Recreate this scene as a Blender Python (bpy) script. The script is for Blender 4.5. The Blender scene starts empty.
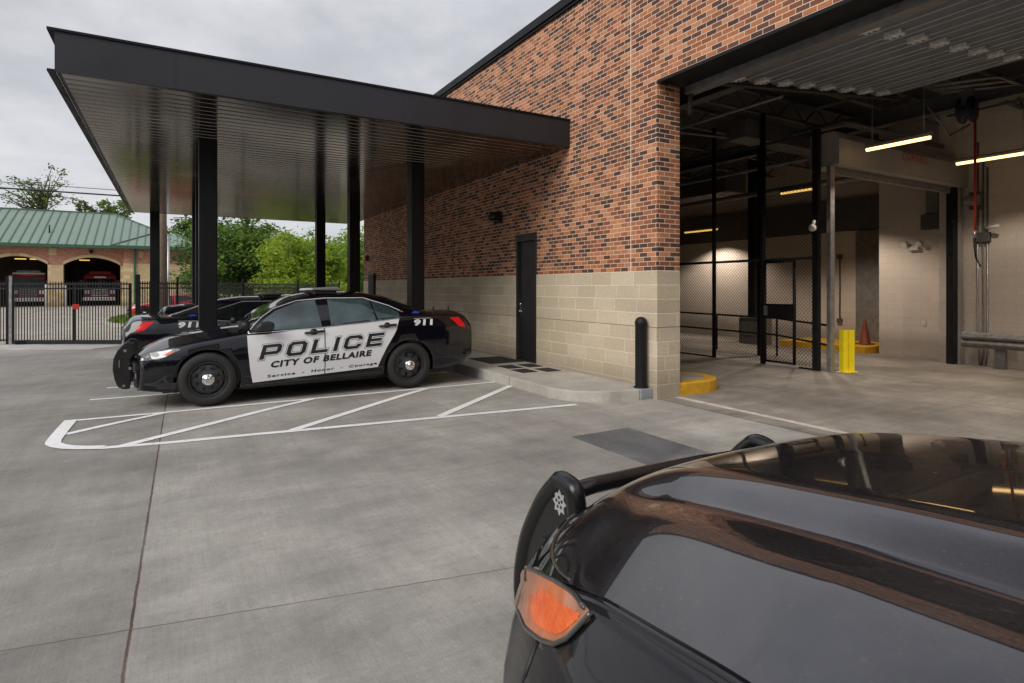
import bpy, bmesh, math, random
import numpy as np
from mathutils import Vector, Matrix, geometry

random.seed(7); np.random.seed(7)
SC = bpy.context.scene
COL = SC.collection
R = math.radians

# ------------------------------------------------------------------ helpers
class MB:
    """collects geometry, then links it as ONE mesh object"""
    def __init__(s):
        s.v = []; s.f = []; s.m = []; s.sm = []
    def add(s, vs, fs, mi=0, sm=False):
        b = len(s.v)
        s.v += [tuple(p) for p in vs]
        for f in fs:
            s.f.append(tuple(i + b for i in f)); s.m.append(mi); s.sm.append(sm)
        return s
    def box(s, x0, y0, z0, x1, y1, z1, mi=0):
        x0, x1 = sorted((x0, x1)); y0, y1 = sorted((y0, y1)); z0, z1 = sorted((z0, z1))
        vs = [(x0,y0,z0),(x1,y0,z0),(x1,y1,z0),(x0,y1,z0),(x0,y0,z1),(x1,y0,z1),(x1,y1,z1),(x0,y1,z1)]
        return s.add(vs, [(0,3,2,1),(4,5,6,7),(0,1,5,4),(1,2,6,5),(2,3,7,6),(3,0,4,7)], mi)
    def bar(s, p0, p1, w, h, up=(0,0,1), mi=0):
        p0, p1 = Vector(p0), Vector(p1); d = (p1-p0).normalized(); u = Vector(up)
        if abs(d.dot(u)) > .99: u = Vector((0,1,0))
        a = d.cross(u).normalized()*w/2; b = a.cross(d).normalized()*h/2
        vs = [p+q for p in (p0, p1) for q in (-a-b, a-b, a+b, -a+b)]
        return s.add(vs, [(0,3,2,1),(4,5,6,7),(0,1,5,4),(1,2,6,5),(2,3,7,6),(3,0,4,7)], mi)
    def tube(s, pts, r, n=8, mi=0, caps=True, sm=True, closed=False):
        pts = [Vector(p) for p in pts]; m = len(pts)
        rr = r if isinstance(r, (list, tuple)) else [r]*m
        up = None; vs = []
        for i, p in enumerate(pts):
            if closed: d = (pts[(i+1) % m]-pts[i-1]).normalized()
            else: d = (pts[min(i+1, m-1)]-pts[max(i-1, 0)]).normalized()
            if up is None:
                up = Vector((0,0,1)) if abs(d.z) < .9 else Vector((1,0,0))
            a = d.cross(up).normalized(); up = a.cross(d).normalized()
            for k in range(n):
                t = 2*math.pi*k/n
                vs.append(p+(a*math.cos(t)+up*math.sin(t))*rr[i])
        fs = []
        for i in range(m if closed else m-1):
            j = (i+1) % m
            for k in range(n):
                l = (k+1) % n
                fs.append((i*n+k, i*n+l, j*n+l, j*n+k))
        s.add(vs, fs, mi, sm)
        if caps and not closed:
            b = len(s.v)-len(vs)
            s.f.append(tuple(b+k for k in range(n))[::-1]); s.m.append(mi); s.sm.append(False)
            s.f.append(tuple(b+(m-1)*n+k for k in range(n))); s.m.append(mi); s.sm.append(False)
        return s
    def cyl(s, p0, p1, r0, r1=None, n=16, mi=0):
        return s.tube([p0, p1], [r0, r0 if r1 is None else r1], n, mi)
    def prism(s, poly, ax, a, b, mi=0):
        def P(q, c):
            return {'x': (c, q[0], q[1]), 'y': (q[0], c, q[1]), 'z': (q[0], q[1], c)}[ax]
        n = len(poly)
        vs = [P(q, a) for q in poly]+[P(q, b) for q in poly]
        fs = [tuple(range(n)), tuple(range(2*n-1, n-1, -1))]
        fs += [(i, n+i, n+(i+1) % n, (i+1) % n) for i in range(n)]
        return s.add(vs, fs, mi)
    def lathe(s, prof, c, ax='z', n=32, mi=0, sm=True):
        vs = []; c = Vector(c)
        for r, h in prof:
            for k in range(n):
                t = 2*math.pi*k/n; a, b = r*math.cos(t), r*math.sin(t)
                vs.append(c+Vector({'z': (a,b,h), 'y': (a,h,b), 'x': (h,a,b)}[ax]))
        fs = []
        for i in range(len(prof)-1):
            for k in range(n):
                l = (k+1) % n
                fs.append((i*n+k, i*n+l, (i+1)*n+l, (i+1)*n+k))
        return s.add(vs, fs, mi, sm)
    def sphere(s, c, r, n=16, mi=0, sc=(1,1,1)):
        prof = [(max(1e-4, math.sin(math.pi*i/10))*r, -math.cos(math.pi*i/10)*r) for i in range(11)]
        b = len(s.v); s.lathe(prof, (0,0,0), 'z', n, mi)
        for i in range(b, len(s.v)):
            v = s.v[i]; s.v[i] = (v[0]*sc[0]+c[0], v[1]*sc[1]+c[1], v[2]*sc[2]+c[2])
        return s
    def xf(s, M):
        s.v = [tuple(M @ Vector(p)) for p in s.v]; return s
    def build(s, name, mat, parent=None, bevel=0, seg=2, origin=None):
        off = Vector(origin) if origin is not None else Vector((0,0,0))
        p = parent
        while p is not None:
            off = off+p.location; p = p.parent
        me = bpy.data.meshes.new(name)
        me.from_pydata([(a-off.x, b-off.y, c-off.z) for a, b, c in s.v], [], s.f)
        for m in (mat if isinstance(mat, (list, tuple)) else [mat]):
            me.materials.append(m)
        me.polygons.foreach_set('material_index', s.m)
        me.polygons.foreach_set('use_smooth', s.sm)
        bm = bmesh.new(); bm.from_mesh(me)
        bmesh.ops.recalc_face_normals(bm, faces=bm.faces)
        if bevel:
            es = [e for e in bm.edges if len(e.link_faces) == 2 and e.calc_face_angle(0) > .5]
            bmesh.ops.bevel(bm, geom=es, offset=bevel, segments=seg, profile=.6, affect='EDGES')
        bm.to_mesh(me); bm.free(); me.update()
        o = bpy.data.objects.new(name, me); COL.objects.link(o)
        if parent is not None: o.parent = parent
        if origin is not None: o.location = origin
        return o

def tag(o, label=None, cat=None, group=None, kind=None):
    for k, v in (('label', label), ('category', cat), ('group', group), ('kind', kind)):
        if v: o[k] = v
    return o

def thing(name, label, cat, loc=(0,0,0), group=None):
    o = bpy.data.objects.new(name, None); COL.objects.link(o)
    o.location = loc; o.empty_display_size = .2
    return tag(o, label, cat, group)

def solo(mb, name, mat, label, cat, group=None, bevel=0):
    a = np.array(mb.v); lo, hi = a.min(0), a.max(0)
    o = mb.build(name, mat, None, bevel, origin=((lo[0]+hi[0])/2, (lo[1]+hi[1])/2, lo[2]))
    return tag(o, label, cat, group)

def struct(mb, name, mat, **k):
    return tag(mb.build(name, mat, **k), kind='structure')

def copy_tree(o, parent=None):
    c = o.copy(); COL.objects.link(c); c.parent = parent
    for ch in list(o.children): copy_tree(ch, c)
    return c

# ------------------------------------------------------------------ materials
def newmat(name):
    m = bpy.data.materials.new(name); m.use_nodes = True
    nt = m.node_tree; b = nt.nodes['Principled BSDF']
    return m, nt, b

def nd(nt, typ, props=None, **ins):
    n = nt.nodes.new(typ)
    for k, v in (props or {}).items(): setattr(n, k, v)
    for k, v in ins.items():
        key = int(k[1:]) if k[0] == 'i' and k[1:].isdigit() else k.replace('_', ' ')
        if isinstance(v, bpy.types.NodeSocket): nt.links.new(v, n.inputs[key])
        else: n.inputs[key].default_value = v
    return n

def ma(nt, op, a, b=0.0, c=0.0, clamp=False):
    n = nt.nodes.new('ShaderNodeMath'); n.operation = op; n.use_clamp = clamp
    for i, v in enumerate((a, b, c)):
        if isinstance(v, bpy.types.NodeSocket): nt.links.new(v, n.inputs[i])
        else: n.inputs[i].default_value = v
    return n.outputs[0]

def mixc(nt, f, a, b, mode='MIX'):
    n = nt.nodes.new('ShaderNodeMix'); n.data_type = 'RGBA'; n.blend_type = mode
    for i, v in ((0, f), (6, a), (7, b)):
        if isinstance(v, bpy.types.NodeSocket): nt.links.new(v, n.inputs[i])
        else: n.inputs[i].default_value = (tuple(v)+(1,))[:4] if i else v
    return n.outputs[2]

def ramp(nt, fac, stops, mode='LINEAR'):
    n = nt.nodes.new('ShaderNodeValToRGB'); n.color_ramp.interpolation = mode
    e = n.color_ramp.elements
    while len(e) < len(stops): e.new(.5)
    for el, (p, c) in zip(e, stops):
        el.position = p; el.color = (c if len(c) == 4 else tuple(c)+(1,)) if isinstance(c, tuple) else (c,c,c,1)
    nt.links.new(fac, n.inputs[0]); return n.outputs[0]

def noise(nt, vec, scale, detail=3, rough=.5):
    n = nd(nt, 'ShaderNodeTexNoise', None, Scale=scale, Detail=detail, Roughness=rough)
    if vec is not None: nt.links.new(vec, n.inputs['Vector'])
    return n.outputs['Fac']

def objco(nt): return nt.nodes.new('ShaderNodeTexCoord').outputs['Object']
def scaled(nt, vec, s):
    n = nd(nt, 'ShaderNodeMapping'); nt.links.new(vec, n.inputs[0]); n.inputs['Scale'].default_value = s
    return n.outputs[0]
def bump(nt, b, h, strength=.3, dist=.01):
    n = nd(nt, 'ShaderNodeBump', None, Strength=strength, Distance=dist, Height=h)
    nt.links.new(n.outputs[0], b.inputs['Normal'])

def simple(name, col, rough=.5, metal=0, var=.12, nscale=6, coat=0, emit=None, es=0, spec=.5, bmp=0, rvar=.1):
    m, nt, b = newmat(name)
    co = objco(nt); n = noise(nt, co, nscale, 5, .6)
    c2 = tuple(c*(1-var) for c in col); c1 = tuple(min(1, c*(1+var)) for c in col)
    nt.links.new(ramp(nt, n, [(.3, c2), (.7, c1)]), b.inputs['Base Color'])
    nt.links.new(ramp(nt, n, [(.3, max(0, rough-rvar)), (.7, min(1, rough+rvar))]), b.inputs['Roughness'])
    b.inputs['Metallic'].default_value = metal
    b.inputs['Specular IOR Level'].default_value = spec
    b.inputs['Coat Weight'].default_value = coat; b.inputs['Coat Roughness'].default_value = .04
    if emit:
        b.inputs['Emission Color'].default_value = tuple(emit)+(1,); b.inputs['Emission Strength'].default_value = es
    if bmp: bump(nt, b, noise(nt, co, nscale*12, 4), bmp, .01)
    return m

def masonry(name, bl, ch, mj, stops, mortar, dirt, phase=0.0, clump=.0, bstr=.5, darkline=None, thirds=False, var=.5, ys=1.0):
    m, nt, b = newmat(name)
    co = objco(nt); sp = nd(nt, 'ShaderNodeSeparateXYZ', None, Vector=co)
    u = ma(nt, 'ADD', sp.outputs[0], ma(nt, 'MULTIPLY', sp.outputs[1], ys)); v = ma(nt, 'ADD', sp.outputs[2], phase)
    vr = ma(nt, 'DIVIDE', v, ch); row = ma(nt, 'FLOOR', vr)
    sh = ma(nt, 'MULTIPLY', row, .5)
    if thirds:
        sh = ma(nt, 'ADD', sh, ma(nt, 'MULTIPLY', ma(nt, 'SINE', ma(nt, 'MULTIPLY', row, 2.4)), .22))
    ur = ma(nt, 'ADD', ma(nt, 'DIVIDE', u, bl), sh)
    col = ma(nt, 'FLOOR', ur)
    fu = ma(nt, 'FRACT', ur); fv = ma(nt, 'FRACT', vr)
    wob = noise(nt, co, 30, 2)
    jit = ma(nt, 'MULTIPLY', ma(nt, 'SUBTRACT', wob, .5), .6)
    def edge(f, w):   # 1 inside joint
        d = ma(nt, 'MINIMUM', f, ma(nt, 'SUBTRACT', 1.0, f))
        e = ma(nt, 'DIVIDE', d, w/2)
        e = ma(nt, 'ADD', e, jit)
        return ma(nt, 'SUBTRACT', 1.0, ma(nt, 'MULTIPLY', ma(nt, 'SUBTRACT', e, .7), 1.7, clamp=True), clamp=True)
    mk = ma(nt, 'MAXIMUM', edge(fu, mj/bl), edge(fv, mj/ch))
    cv = nd(nt, 'ShaderNodeCombineXYZ', None, X=col, Y=row)
    wn = nd(nt, 'ShaderNodeTexWhiteNoise', {'noise_dimensions': '2D'}, Vector=cv.outputs[0])
    rnd = wn.outputs['Value']
    if clump:
        cl = noise(nt, scaled(nt, cv.outputs[0], (.16, .22, 1)), 1.0, 2)
        rnd = ma(nt, 'ADD', rnd, ma(nt, 'MULTIPLY', ma(nt, 'SUBTRACT', cl, .5), clump), clamp=True)
    base = ramp(nt, rnd, stops, 'CONSTANT')
    wn2 = nd(nt, 'ShaderNodeTexWhiteNoise', {'noise_dimensions': '3D'}, Vector=cv.outputs[0])
    base = mixc(nt, var, base, ramp(nt, wn2.outputs['Value'], [(0, .72), (1, 1.25)]), 'MULTIPLY')
    fine = noise(nt, co, 45, 5, .7)
    base = mixc(nt, .55, base, ramp(nt, fine, [(.25, .6), (.75, 1.3)]), 'MULTIPLY')
    mc = mixc(nt, .5, mortar, ramp(nt, noise(nt, co, 60, 3), [(.3, .6), (.7, 1.3)]), 'MULTIPLY')
    c = mixc(nt, mk, base, mc)
    big = noise(nt, scaled(nt, co, (.5, .5, 1.3)), .9, 4, .6)
    c = mixc(nt, dirt, c, ramp(nt, big, [(.3, .55), (.7, 1.2)]), 'MULTIPLY')
    # splash dirt near the ground
    low = ma(nt, 'SUBTRACT', 1.0, ma(nt, 'DIVIDE', ma(nt, 'ADD', sp.outputs[2], ma(nt, 'MULTIPLY', big, -.35)), .35), clamp=True)
    c = mixc(nt, ma(nt, 'MULTIPLY', low, .45), c, (.12, .10, .08))
    if darkline is not None:
        dl = ma(nt, 'LESS_THAN', ma(nt, 'ABSOLUTE', ma(nt, 'SUBTRACT', sp.outputs[2], darkline)), .006)
        c = mixc(nt, ma(nt, 'MULTIPLY', dl, .75), c, (.06, .05, .045))
    nt.links.new(c, b.inputs['Base Color'])
    b.inputs['Roughness'].default_value = .88; b.inputs['Specular IOR Level'].default_value = .25
    h = ma(nt, 'ADD', ma(nt, 'MULTIPLY', ma(nt, 'SUBTRACT', 1.0, mk), 1.0), ma(nt, 'MULTIPLY', fine, .35))
    bump(nt, b, h, bstr, .008)
    return m

def concrete(name, base, dark, joints=(), streak=True, fine=1.0, stain=.6, panels=()):
    m, nt, b = newmat(name)
    co = objco(nt)
    big = noise(nt, co, .35, 5, .62); mid = noise(nt, co, 2.3, 6, .65); fin = noise(nt, co, 90, 4, .7)
    c = mixc(nt, ramp(nt, big, [(.32, 0.0), (.68, 1.0)]), dark, base)
    c = mixc(nt, .7*stain, c, ramp(nt, mid, [(.28, .55), (.72, 1.3)]), 'MULTIPLY')
    pat = noise(nt, co, .9, 4, .55)
    c = mixc(nt, .45*stain, c, ramp(nt, pat, [(.35, .68), (.5, 1.0), (.65, 1.25)]), 'MULTIPLY')
    if streak:
        st = noise(nt, scaled(nt, co, (.35, 5, 1)), 1.0, 6, .7)
        c = mixc(nt, .38*stain, c, ramp(nt, st, [(.3, .5), (.7, 1.35)]), 'MULTIPLY')
        br = noise(nt, scaled(nt, co, (160, 3, 1)), 1.0, 3, .6)
        c = mixc(nt, .22, c, ramp(nt, br, [(.3, .6), (.7, 1.35)]), 'MULTIPLY')
    c = mixc(nt, .3*fine, c, ramp(nt, fin, [(.3, .55), (.7, 1.4)]), 'MULTIPLY')
    hf = noise(nt, co, 22, 9, .82)
    c = mixc(nt, .42*fine, c, ramp(nt, hf, [(.30, .6), (.5, 1.0), (.70, 1.3)]), 'MULTIPLY')
    if streak:
        ty = noise(nt, scaled(nt, co, (7, .22, 1)), 1.0, 5, .7)
        c = mixc(nt, .30*stain, c, ramp(nt, ty, [(.32, .6), (.5, 1.0), (.66, 1.22)]), 'MULTIPLY')
        pit = nd(nt, 'ShaderNodeTexVoronoi', {'feature': 'F1'}, Vector=co, Scale=11.0, Randomness=1.0)
        pk = ma(nt, 'LESS_THAN', pit.outputs['Distance'], ma(nt, 'MULTIPLY', nd(nt, 'ShaderNodeSeparateColor', None, Color=pit.outputs['Color']).outputs[1], .13))
        c = mixc(nt, ma(nt, 'MULTIPLY', pk, ma(nt, 'MULTIPLY', ramp(nt, pat, [(.5, 0.0), (.62, 1.0)]), .35)), c, (.075, .07, .062))
    sp1 = noise(nt, co, 7.5, 2, .4)
    c = mixc(nt, .6*stain, c, ramp(nt, sp1, [(.18, .45), (.33, 1.0)]), 'MULTIPLY')
    wl = noise(nt, scaled(nt, co, (3.0, 14, 1)), 1.0, 5, .75)
    c = mixc(nt, ma(nt, 'MULTIPLY', ramp(nt, wl, [(.66, 0.0), (.76, 1.0)]), .3*stain), c, (.42, .41, .39))
    cb = noise(nt, co, 2.0, 3)
    if joints:
        sp = nd(nt, 'ShaderNodeSeparateXYZ', None, Vector=co)
        wob = ma(nt, 'MULTIPLY', ma(nt, 'SUBTRACT', noise(nt, co, 9, 4, .7), .5), .014)
        for a_, b_, c_, w_, col_ in joints:
            d = ma(nt, 'ADD', ma(nt, 'MULTIPLY', sp.outputs[0], a_), ma(nt, 'MULTIPLY', sp.outputs[1], b_))
            d = ma(nt, 'ABSOLUTE', ma(nt, 'ADD', ma(nt, 'SUBTRACT', d, c_), wob))
            k = ma(nt, 'SUBTRACT', 1.0, ma(nt, 'DIVIDE', d, w_), clamp=True)
            k = ma(nt, 'MULTIPLY', ma(nt, 'MULTIPLY', k, 2.0, clamp=True), ma(nt, 'ADD', ma(nt, 'MULTIPLY', cb, .8), .45), clamp=True)
            c = mixc(nt, k, c, col_)
    if panels:                      # each poured bay took its own tone
        for a_, b_, c_, t_ in panels:
            d = ma(nt, 'ADD', ma(nt, 'MULTIPLY', sp.outputs[0], a_), ma(nt, 'MULTIPLY', sp.outputs[1], b_))
            d = ma(nt, 'LESS_THAN', ma(nt, 'ADD', d, wob), c_)
            c = mixc(nt, d, c, mixc(nt, 1.0, c, (t_, t_, t_), 'MULTIPLY'))
    nt.links.new(c, b.inputs['Base Color'])
    nt.links.new(ramp(nt, mid, [(.3, .62), (.7, .9)]), b.inputs['Roughness'])
    b.inputs['Specular IOR Level'].default_value = .35
    bump(nt, b, ma(nt, 'ADD', fin, ma(nt, 'MULTIPLY', mid, 1.5)), .22, .006)
    return m

def paint(name, col, dust=.15, rough=.03, spots=True, ior=1.5):
    m, nt, b = newmat(name)
    co = objco(nt)
    n1 = noise(nt, co, 3.5, 6, .65); n2 = noise(nt, co, 160, 3, .6)
    d = ma(nt, 'MULTIPLY', ramp(nt, n1, [(.3, .25), (.75, 1.0)]), dust)
    if spots:
        for sc, mx_, am in ((26.0, .20, 1.0), (70.0, .26, .9), (9.0, .16, .6)):
            vo = nd(nt, 'ShaderNodeTexVoronoi', {'feature': 'F1'}, Vector=co, Scale=sc, Randomness=1.0)
            sz = ma(nt, 'MULTIPLY', nd(nt, 'ShaderNodeSeparateColor', None, Color=vo.outputs['Color']).outputs[0], mx_)
            spt = ma(nt, 'SUBTRACT', 1.0, ma(nt, 'DIVIDE', vo.outputs['Distance'], ma(nt, 'ADD', sz, .02)), clamp=True)
            spt = ma(nt, 'MULTIPLY', spt, ramp(nt, noise(nt, co, 5+sc*.1, 2), [(.45, 0.0), (.62, 1.0)]))
            d = ma(nt, 'ADD', d, ma(nt, 'MULTIPLY', spt, dust*am*2.2), clamp=True)
    nz = nd(nt, 'ShaderNodeSeparateXYZ', None, Vector=nt.nodes.new('ShaderNodeNewGeometry').outputs['Normal']).outputs[2]
    d = ma(nt, 'MULTIPLY', d, ma(nt, 'MAXIMUM', nz, .06))
    d2 = ma(nt, 'MULTIPLY', d, ramp(nt, n2, [(.3, .4), (.7, 1.0)]))
    nt.links.new(mixc(nt, d2, col, (.17, .15, .13)), b.inputs['Base Color'])
    nt.links.new(ma(nt, 'ADD', ma(nt, 'MULTIPLY', d, .5), .22), b.inputs['Roughness'])
    b.inputs['Coat Weight'].default_value = 1.0
    nt.links.new(ma(nt, 'ADD', ma(nt, 'MULTIPLY', d, .22), rough), b.inputs['Coat Roughness'])
    b.inputs['Coat IOR'].default_value = ior
    b.inputs['Specular IOR Level'].default_value = .12
    return m

def foliage(name, c1, c2):
    m, nt, b = newmat(name)
    co = objco(nt); n = noise(nt, co, .9, 3); n2 = noise(nt, co, 6, 2)
    c = mixc(nt, ramp(nt, n, [(.35, 0.0), (.65, 1.0)]), c1, c2)
    c = mixc(nt, .6, c, ramp(nt, n2, [(.3, .6), (.7, 1.35)]), 'MULTIPLY')
    nt.links.new(c, b.inputs['Base Color']); b.inputs['Roughness'].default_value = .6
    tr = nd(nt, 'ShaderNodeBsdfTranslucent'); nt.links.new(c, tr.inputs[0])
    mx = nd(nt, 'ShaderNodeMixShader', None, i0=.4)
    nt.links.new(b.outputs[0], mx.inputs[1]); nt.links.new(tr.outputs[0], mx.inputs[2])
    nt.links.new(mx.outputs[0], nt.nodes['Material Output'].inputs[0])
    return m

BR = (.5, .39, .28)
M = {}
M['brick'] = masonry('red_brick', .2032, .0677, .0105,
    [(0, (.100, .052, .046)), (.13, (.135, .064, .048)), (.27, (.23, .086, .050)), (.42, (.31, .108, .056)), (.53, (.43, .165, .080)), (.68, (.52, .215, .108)), (.84, (.38, .136, .066)), (.93, (.50, .235, .130))],
    (.74, .585, .42), .22, 0, .55, .5, None, False, .5, 1.22)
M['block'] = masonry('sandstone_block', .61, .2032, .012,
    [(0, (.575, .475, .34)), (.2, (.61, .51, .372)), (.45, (.59, .49, .352)), (.7, (.625, .53, .39)), (.88, (.55, .45, .315))],
    (.80, .70, .54), .35, 0, 0, .4, 1.016, True, .2, 1.2)
M['cmu'] = masonry('painted_block', .4064, .2032, .010,
    [(0, (.66, .585, .51)), (.5, (.67, .595, .52))], (.58, .51, .44), .2, 0, 0, .15, None, False, .08)
M['firebrick'] = masonry('far_brick', .2, .068, .010,
    [(0, (.40, .17, .115)), (.4, (.46, .205, .14)), (.7, (.50, .24, .165))], (.48, .34, .26), .15)
M['firestone'] = masonry('far_stone', .6, .3, .012,
    [(0, (.52, .39, .22)), (.5, (.58, .45, .27))], (.45, .36, .23), .15)
RUST = (.10, .065, .04)
M['ground'] = concrete('lot_concrete', (.425, .402, .355), (.245, .231, .205),
    [(1, -0.0140, -0.215, .009, (.085, .05, .028)), (.2, 1, 3.19, .006, (.13, .105, .08)), (1, 0, -7.0, .02, RUST), (0, 1, -3.0, .02, RUST)], panels=((1, -0.0140, -0.215, .84), (.2, 1, 3.19, .93), (-1, 0, -4.9, 1.12)))
M['drive'] = concrete('pale_drive', (.47, .42, .34), (.37, .33, .27), [(1, 0, -8.2, .05, (.2, .17, .14)), (0, 1, 40, .05, (.2, .17, .14))], False)
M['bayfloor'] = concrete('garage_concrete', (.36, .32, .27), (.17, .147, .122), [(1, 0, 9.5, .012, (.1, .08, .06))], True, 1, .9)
M['walk'] = concrete('kerb_concrete', (.52, .49, .43), (.36, .335, .29), [(0, 1, 8.2, .012, (.12, .1, .08)), (0, 1, 12.2, .012, (.12, .1, .08))], False)
M['strip'] = concrete('pale_strip', (.5, .48, .45), (.4, .38, .36), (), False)
M['steelplate'] = concrete('patch_asphalt', (.20, .20, .198), (.115, .115, .116), [(0, 1, 4.55, .010, (.02, .02, .02))], False, 1.6, 1.0)
def linepaint():
    m, nt, b = newmat('white_line_paint'); co = objco(nt)
    w = noise(nt, co, 14, 6, .7)
    c = mixc(nt, ramp(nt, w, [(.30, 1.0), (.44, 0.0)]), (.86, .855, .83), (.42, .41, .39))
    c = mixc(nt, .4, c, ramp(nt, noise(nt, co, 1.3, 4), [(.3, .7), (.7, 1.1)]), 'MULTIPLY')
    nt.links.new(c, b.inputs['Base Color']); b.inputs['Roughness'].default_value = .7
    return m
M['line'] = linepaint()
M['mortar'] = simple('joint_sealant', (.80, .66, .49), .8, var=.15)
M['kerbend'] = simple('grey_kerb_end', (.27, .285, .30), .6, 0, .25, 8)
M['paleline'] = simple('worn_threshold', (.55, .50, .42), .8, var=.25, nscale=9)
M['fascia'] = simple('dark_bronze_metal', (.022, .021, .025), .42, .0, .10, 1.5, spec=.4)
M['cap'] = simple('black_cap_metal', (.010, .010, .011), .5, 0, .1, 2, spec=.2)
def soffit():
    m, nt, b = newmat('bronze_soffit'); co = objco(nt)
    n = noise(nt, scaled(nt, co, (.12, 1.2, 1)), 1, 2)
    nt.links.new(ramp(nt, n, [(.3, (.19, .172, .152)), (.7, (.235, .212, .187))]), b.inputs['Base Color'])
    b.inputs['Metallic'].default_value = .95; b.inputs['Roughness'].default_value = .13
    return m
M['soffit'] = soffit()
M['column'] = simple('black_column_paint', (.010, .010, .011), .42, 0, .15, 3, spec=.25)
M['blackmetal'] = simple('black_metal', (.010, .010, .011), .5, 0, .2, 5, spec=.3)
M['darkdoor'] = simple('dark_door_paint', (.014, .012, .011), .5, 0, .12, 2)
M['darkframe'] = simple('bronze_frame', (.022, .020, .019), .5, 0, .12, 2)
M['chrome'] = simple('chrome', (.75, .74, .72), .12, 1, .05, 8, rvar=.04)
M['galv'] = simple('galvanised_steel', (.42, .42, .42), .42, .8, .2, 9)
M['dullgalv'] = simple('dull_galvanised_steel', (.23, .225, .22), .5, .6, .25, 9)
M['ceil'] = simple('dark_deck', (.04, .039, .038), .7, 0, .2, 2)
M['truss'] = simple('grey_joist_paint', (.10, .097, .094), .6, 0, .2, 5)
M['pipe'] = simple('grey_pipe', (.22, .21, .20), .5, .2, .2, 7)
M['doorpanel'] = simple('grey_door_panel', (.20, .208, .213), .6, .0, .2, 3)
M['ribmetal'] = simple('bright_rib_edge', (.68, .69, .70), .35, .1, .1, 5)  # highlight of the door ribs held in a pale base colour
M['hinge'] = simple('zinc_hinge', (.72, .71, .69), .45, .1, .3, 30)
M['hoodgrey'] = simple('light_grey_hood', (.36, .34, .32), .55, .1, .1, 4)
M['redprint'] = simple('red_print', (.50, .03, .02), .6)
M['redhose'] = simple('red_hose', (.42, .03, .028), .45)
M['bluereel'] = simple('blue_reel', (.010, .014, .034), .6)
M['whiteplastic'] = simple('white_plastic', (.70, .68, .63), .4)
M['yellow'] = simple('yellow_steel_paint', (.95, .74, .015), .4, 0, .1, 6)
M['yellowkerb'] = simple('yellow_kerb_paint', (.62, .33, .018), .6, 0, .22, 7, bmp=.2)
M['orangecone'] = simple('orange_cone', (.20, .05, .025), .5)
M['mat'] = simple('black_rubber_mat', (.020, .017, .015), .75, 0, .25, 9, bmp=.4)
M['lamp'] = simple('warm_tube', (.8, .6, .4), .5, 0, .02, 2, emit=(1, .62, .24), es=3.2)
M['farlamp'] = simple('amber_tube', (.8, .6, .3), .5, 0, .02, 2, emit=(1, .60, .14), es=1.0)
M['black'] = paint('black_car_paint', (.003, .003, .006), .012, .02)
M['dustyblack'] = paint('dusty_black_car_paint', (.0035, .0034, .006), .10, .012, True, 1.42)
M['bonnetblack'] = paint('dusty_black_bonnet_paint', (.0035, .0034, .006), .18, .010, True, 1.66)
M['white'] = paint('white_car_paint', (.72, .72, .72), .10, .06, False)
M['redcar'] = paint('red_car_paint', (.42, .012, .018), .05, .05, False)
M['glass'] = simple('tinted_car_glass', (.040, .066, .068),   .04, 0, .5, 2.2, spec=.7, rvar=.0)
M['darkglass'] = simple('dark_car_glass', (.008, .010, .011), .03, 0, .2, 3, spec=.7, rvar=.0)
M['rubber'] = simple('tyre_rubber', (.017, .0165, .016), .72, 0, .2, 20)
M['rim'] = simple('black_steel_rim', (.038, .038, .04), .32, .3, .2, 8)
M['plastic'] = simple('black_plastic', (.015, .015, .016), .5, 0, .15, 10)
M['pushbar'] = simple('push_bar_coat', (.012, .011, .011), .32, 0, .2, 12, bmp=.04)
M['barcoat'] = simple('glossy_bar_coating', (.008, .008, .008), .25, 0, .2, 12, spec=.5)
M['letter'] = simple('black_lettering', (.012, .012, .013), .4)
M['whiteletter'] = simple('white_lettering', (.70, .70, .69), .4)
M['greyletter'] = simple('silver_lettering', (.36, .36, .36), .4)
M['taillight'] = simple('red_tail_lens', (.40, .004, .006), .15, 0, .1, 12, spec=.3, emit=(.9, .01, .012), es=.22)
def ambermat():
    m, nt, b = newmat('amber_prism_reflector'); co = objco(nt)
    vo = nd(nt, 'ShaderNodeTexVoronoi', {'feature': 'F1'}, Vector=co, Scale=120.0, Randomness=.15)
    n = noise(nt, co, 14, 3)
    c = mixc(nt, ramp(nt, n, [(.35, 0.0), (.65, 1.0)]), (.62, .07, .008), (.88, .17, .018))
    nt.links.new(c, b.inputs['Base Color']); b.inputs['Roughness'].default_value = .28; b.inputs['Coat Weight'].default_value = 1; b.inputs['Coat Roughness'].default_value = .03
    b.inputs['Emission Color'].default_value = (1, .2, .02, 1); b.inputs['Emission Strength'].default_value = .05
    bump(nt, b, vo.outputs['Distance'], .8, .004)
    return m
M['amber'] = ambermat()
M['amberflat'] = simple('amber_reflector', (.80, .17, .03), .25, 0, .22, 60, coat=1, emit=(1, .2, .02), es=.07)
M['clearlens'] = simple('clear_headlight_lens', (.16, .165, .17), .12, .3, .6, 14, coat=1)
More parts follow.
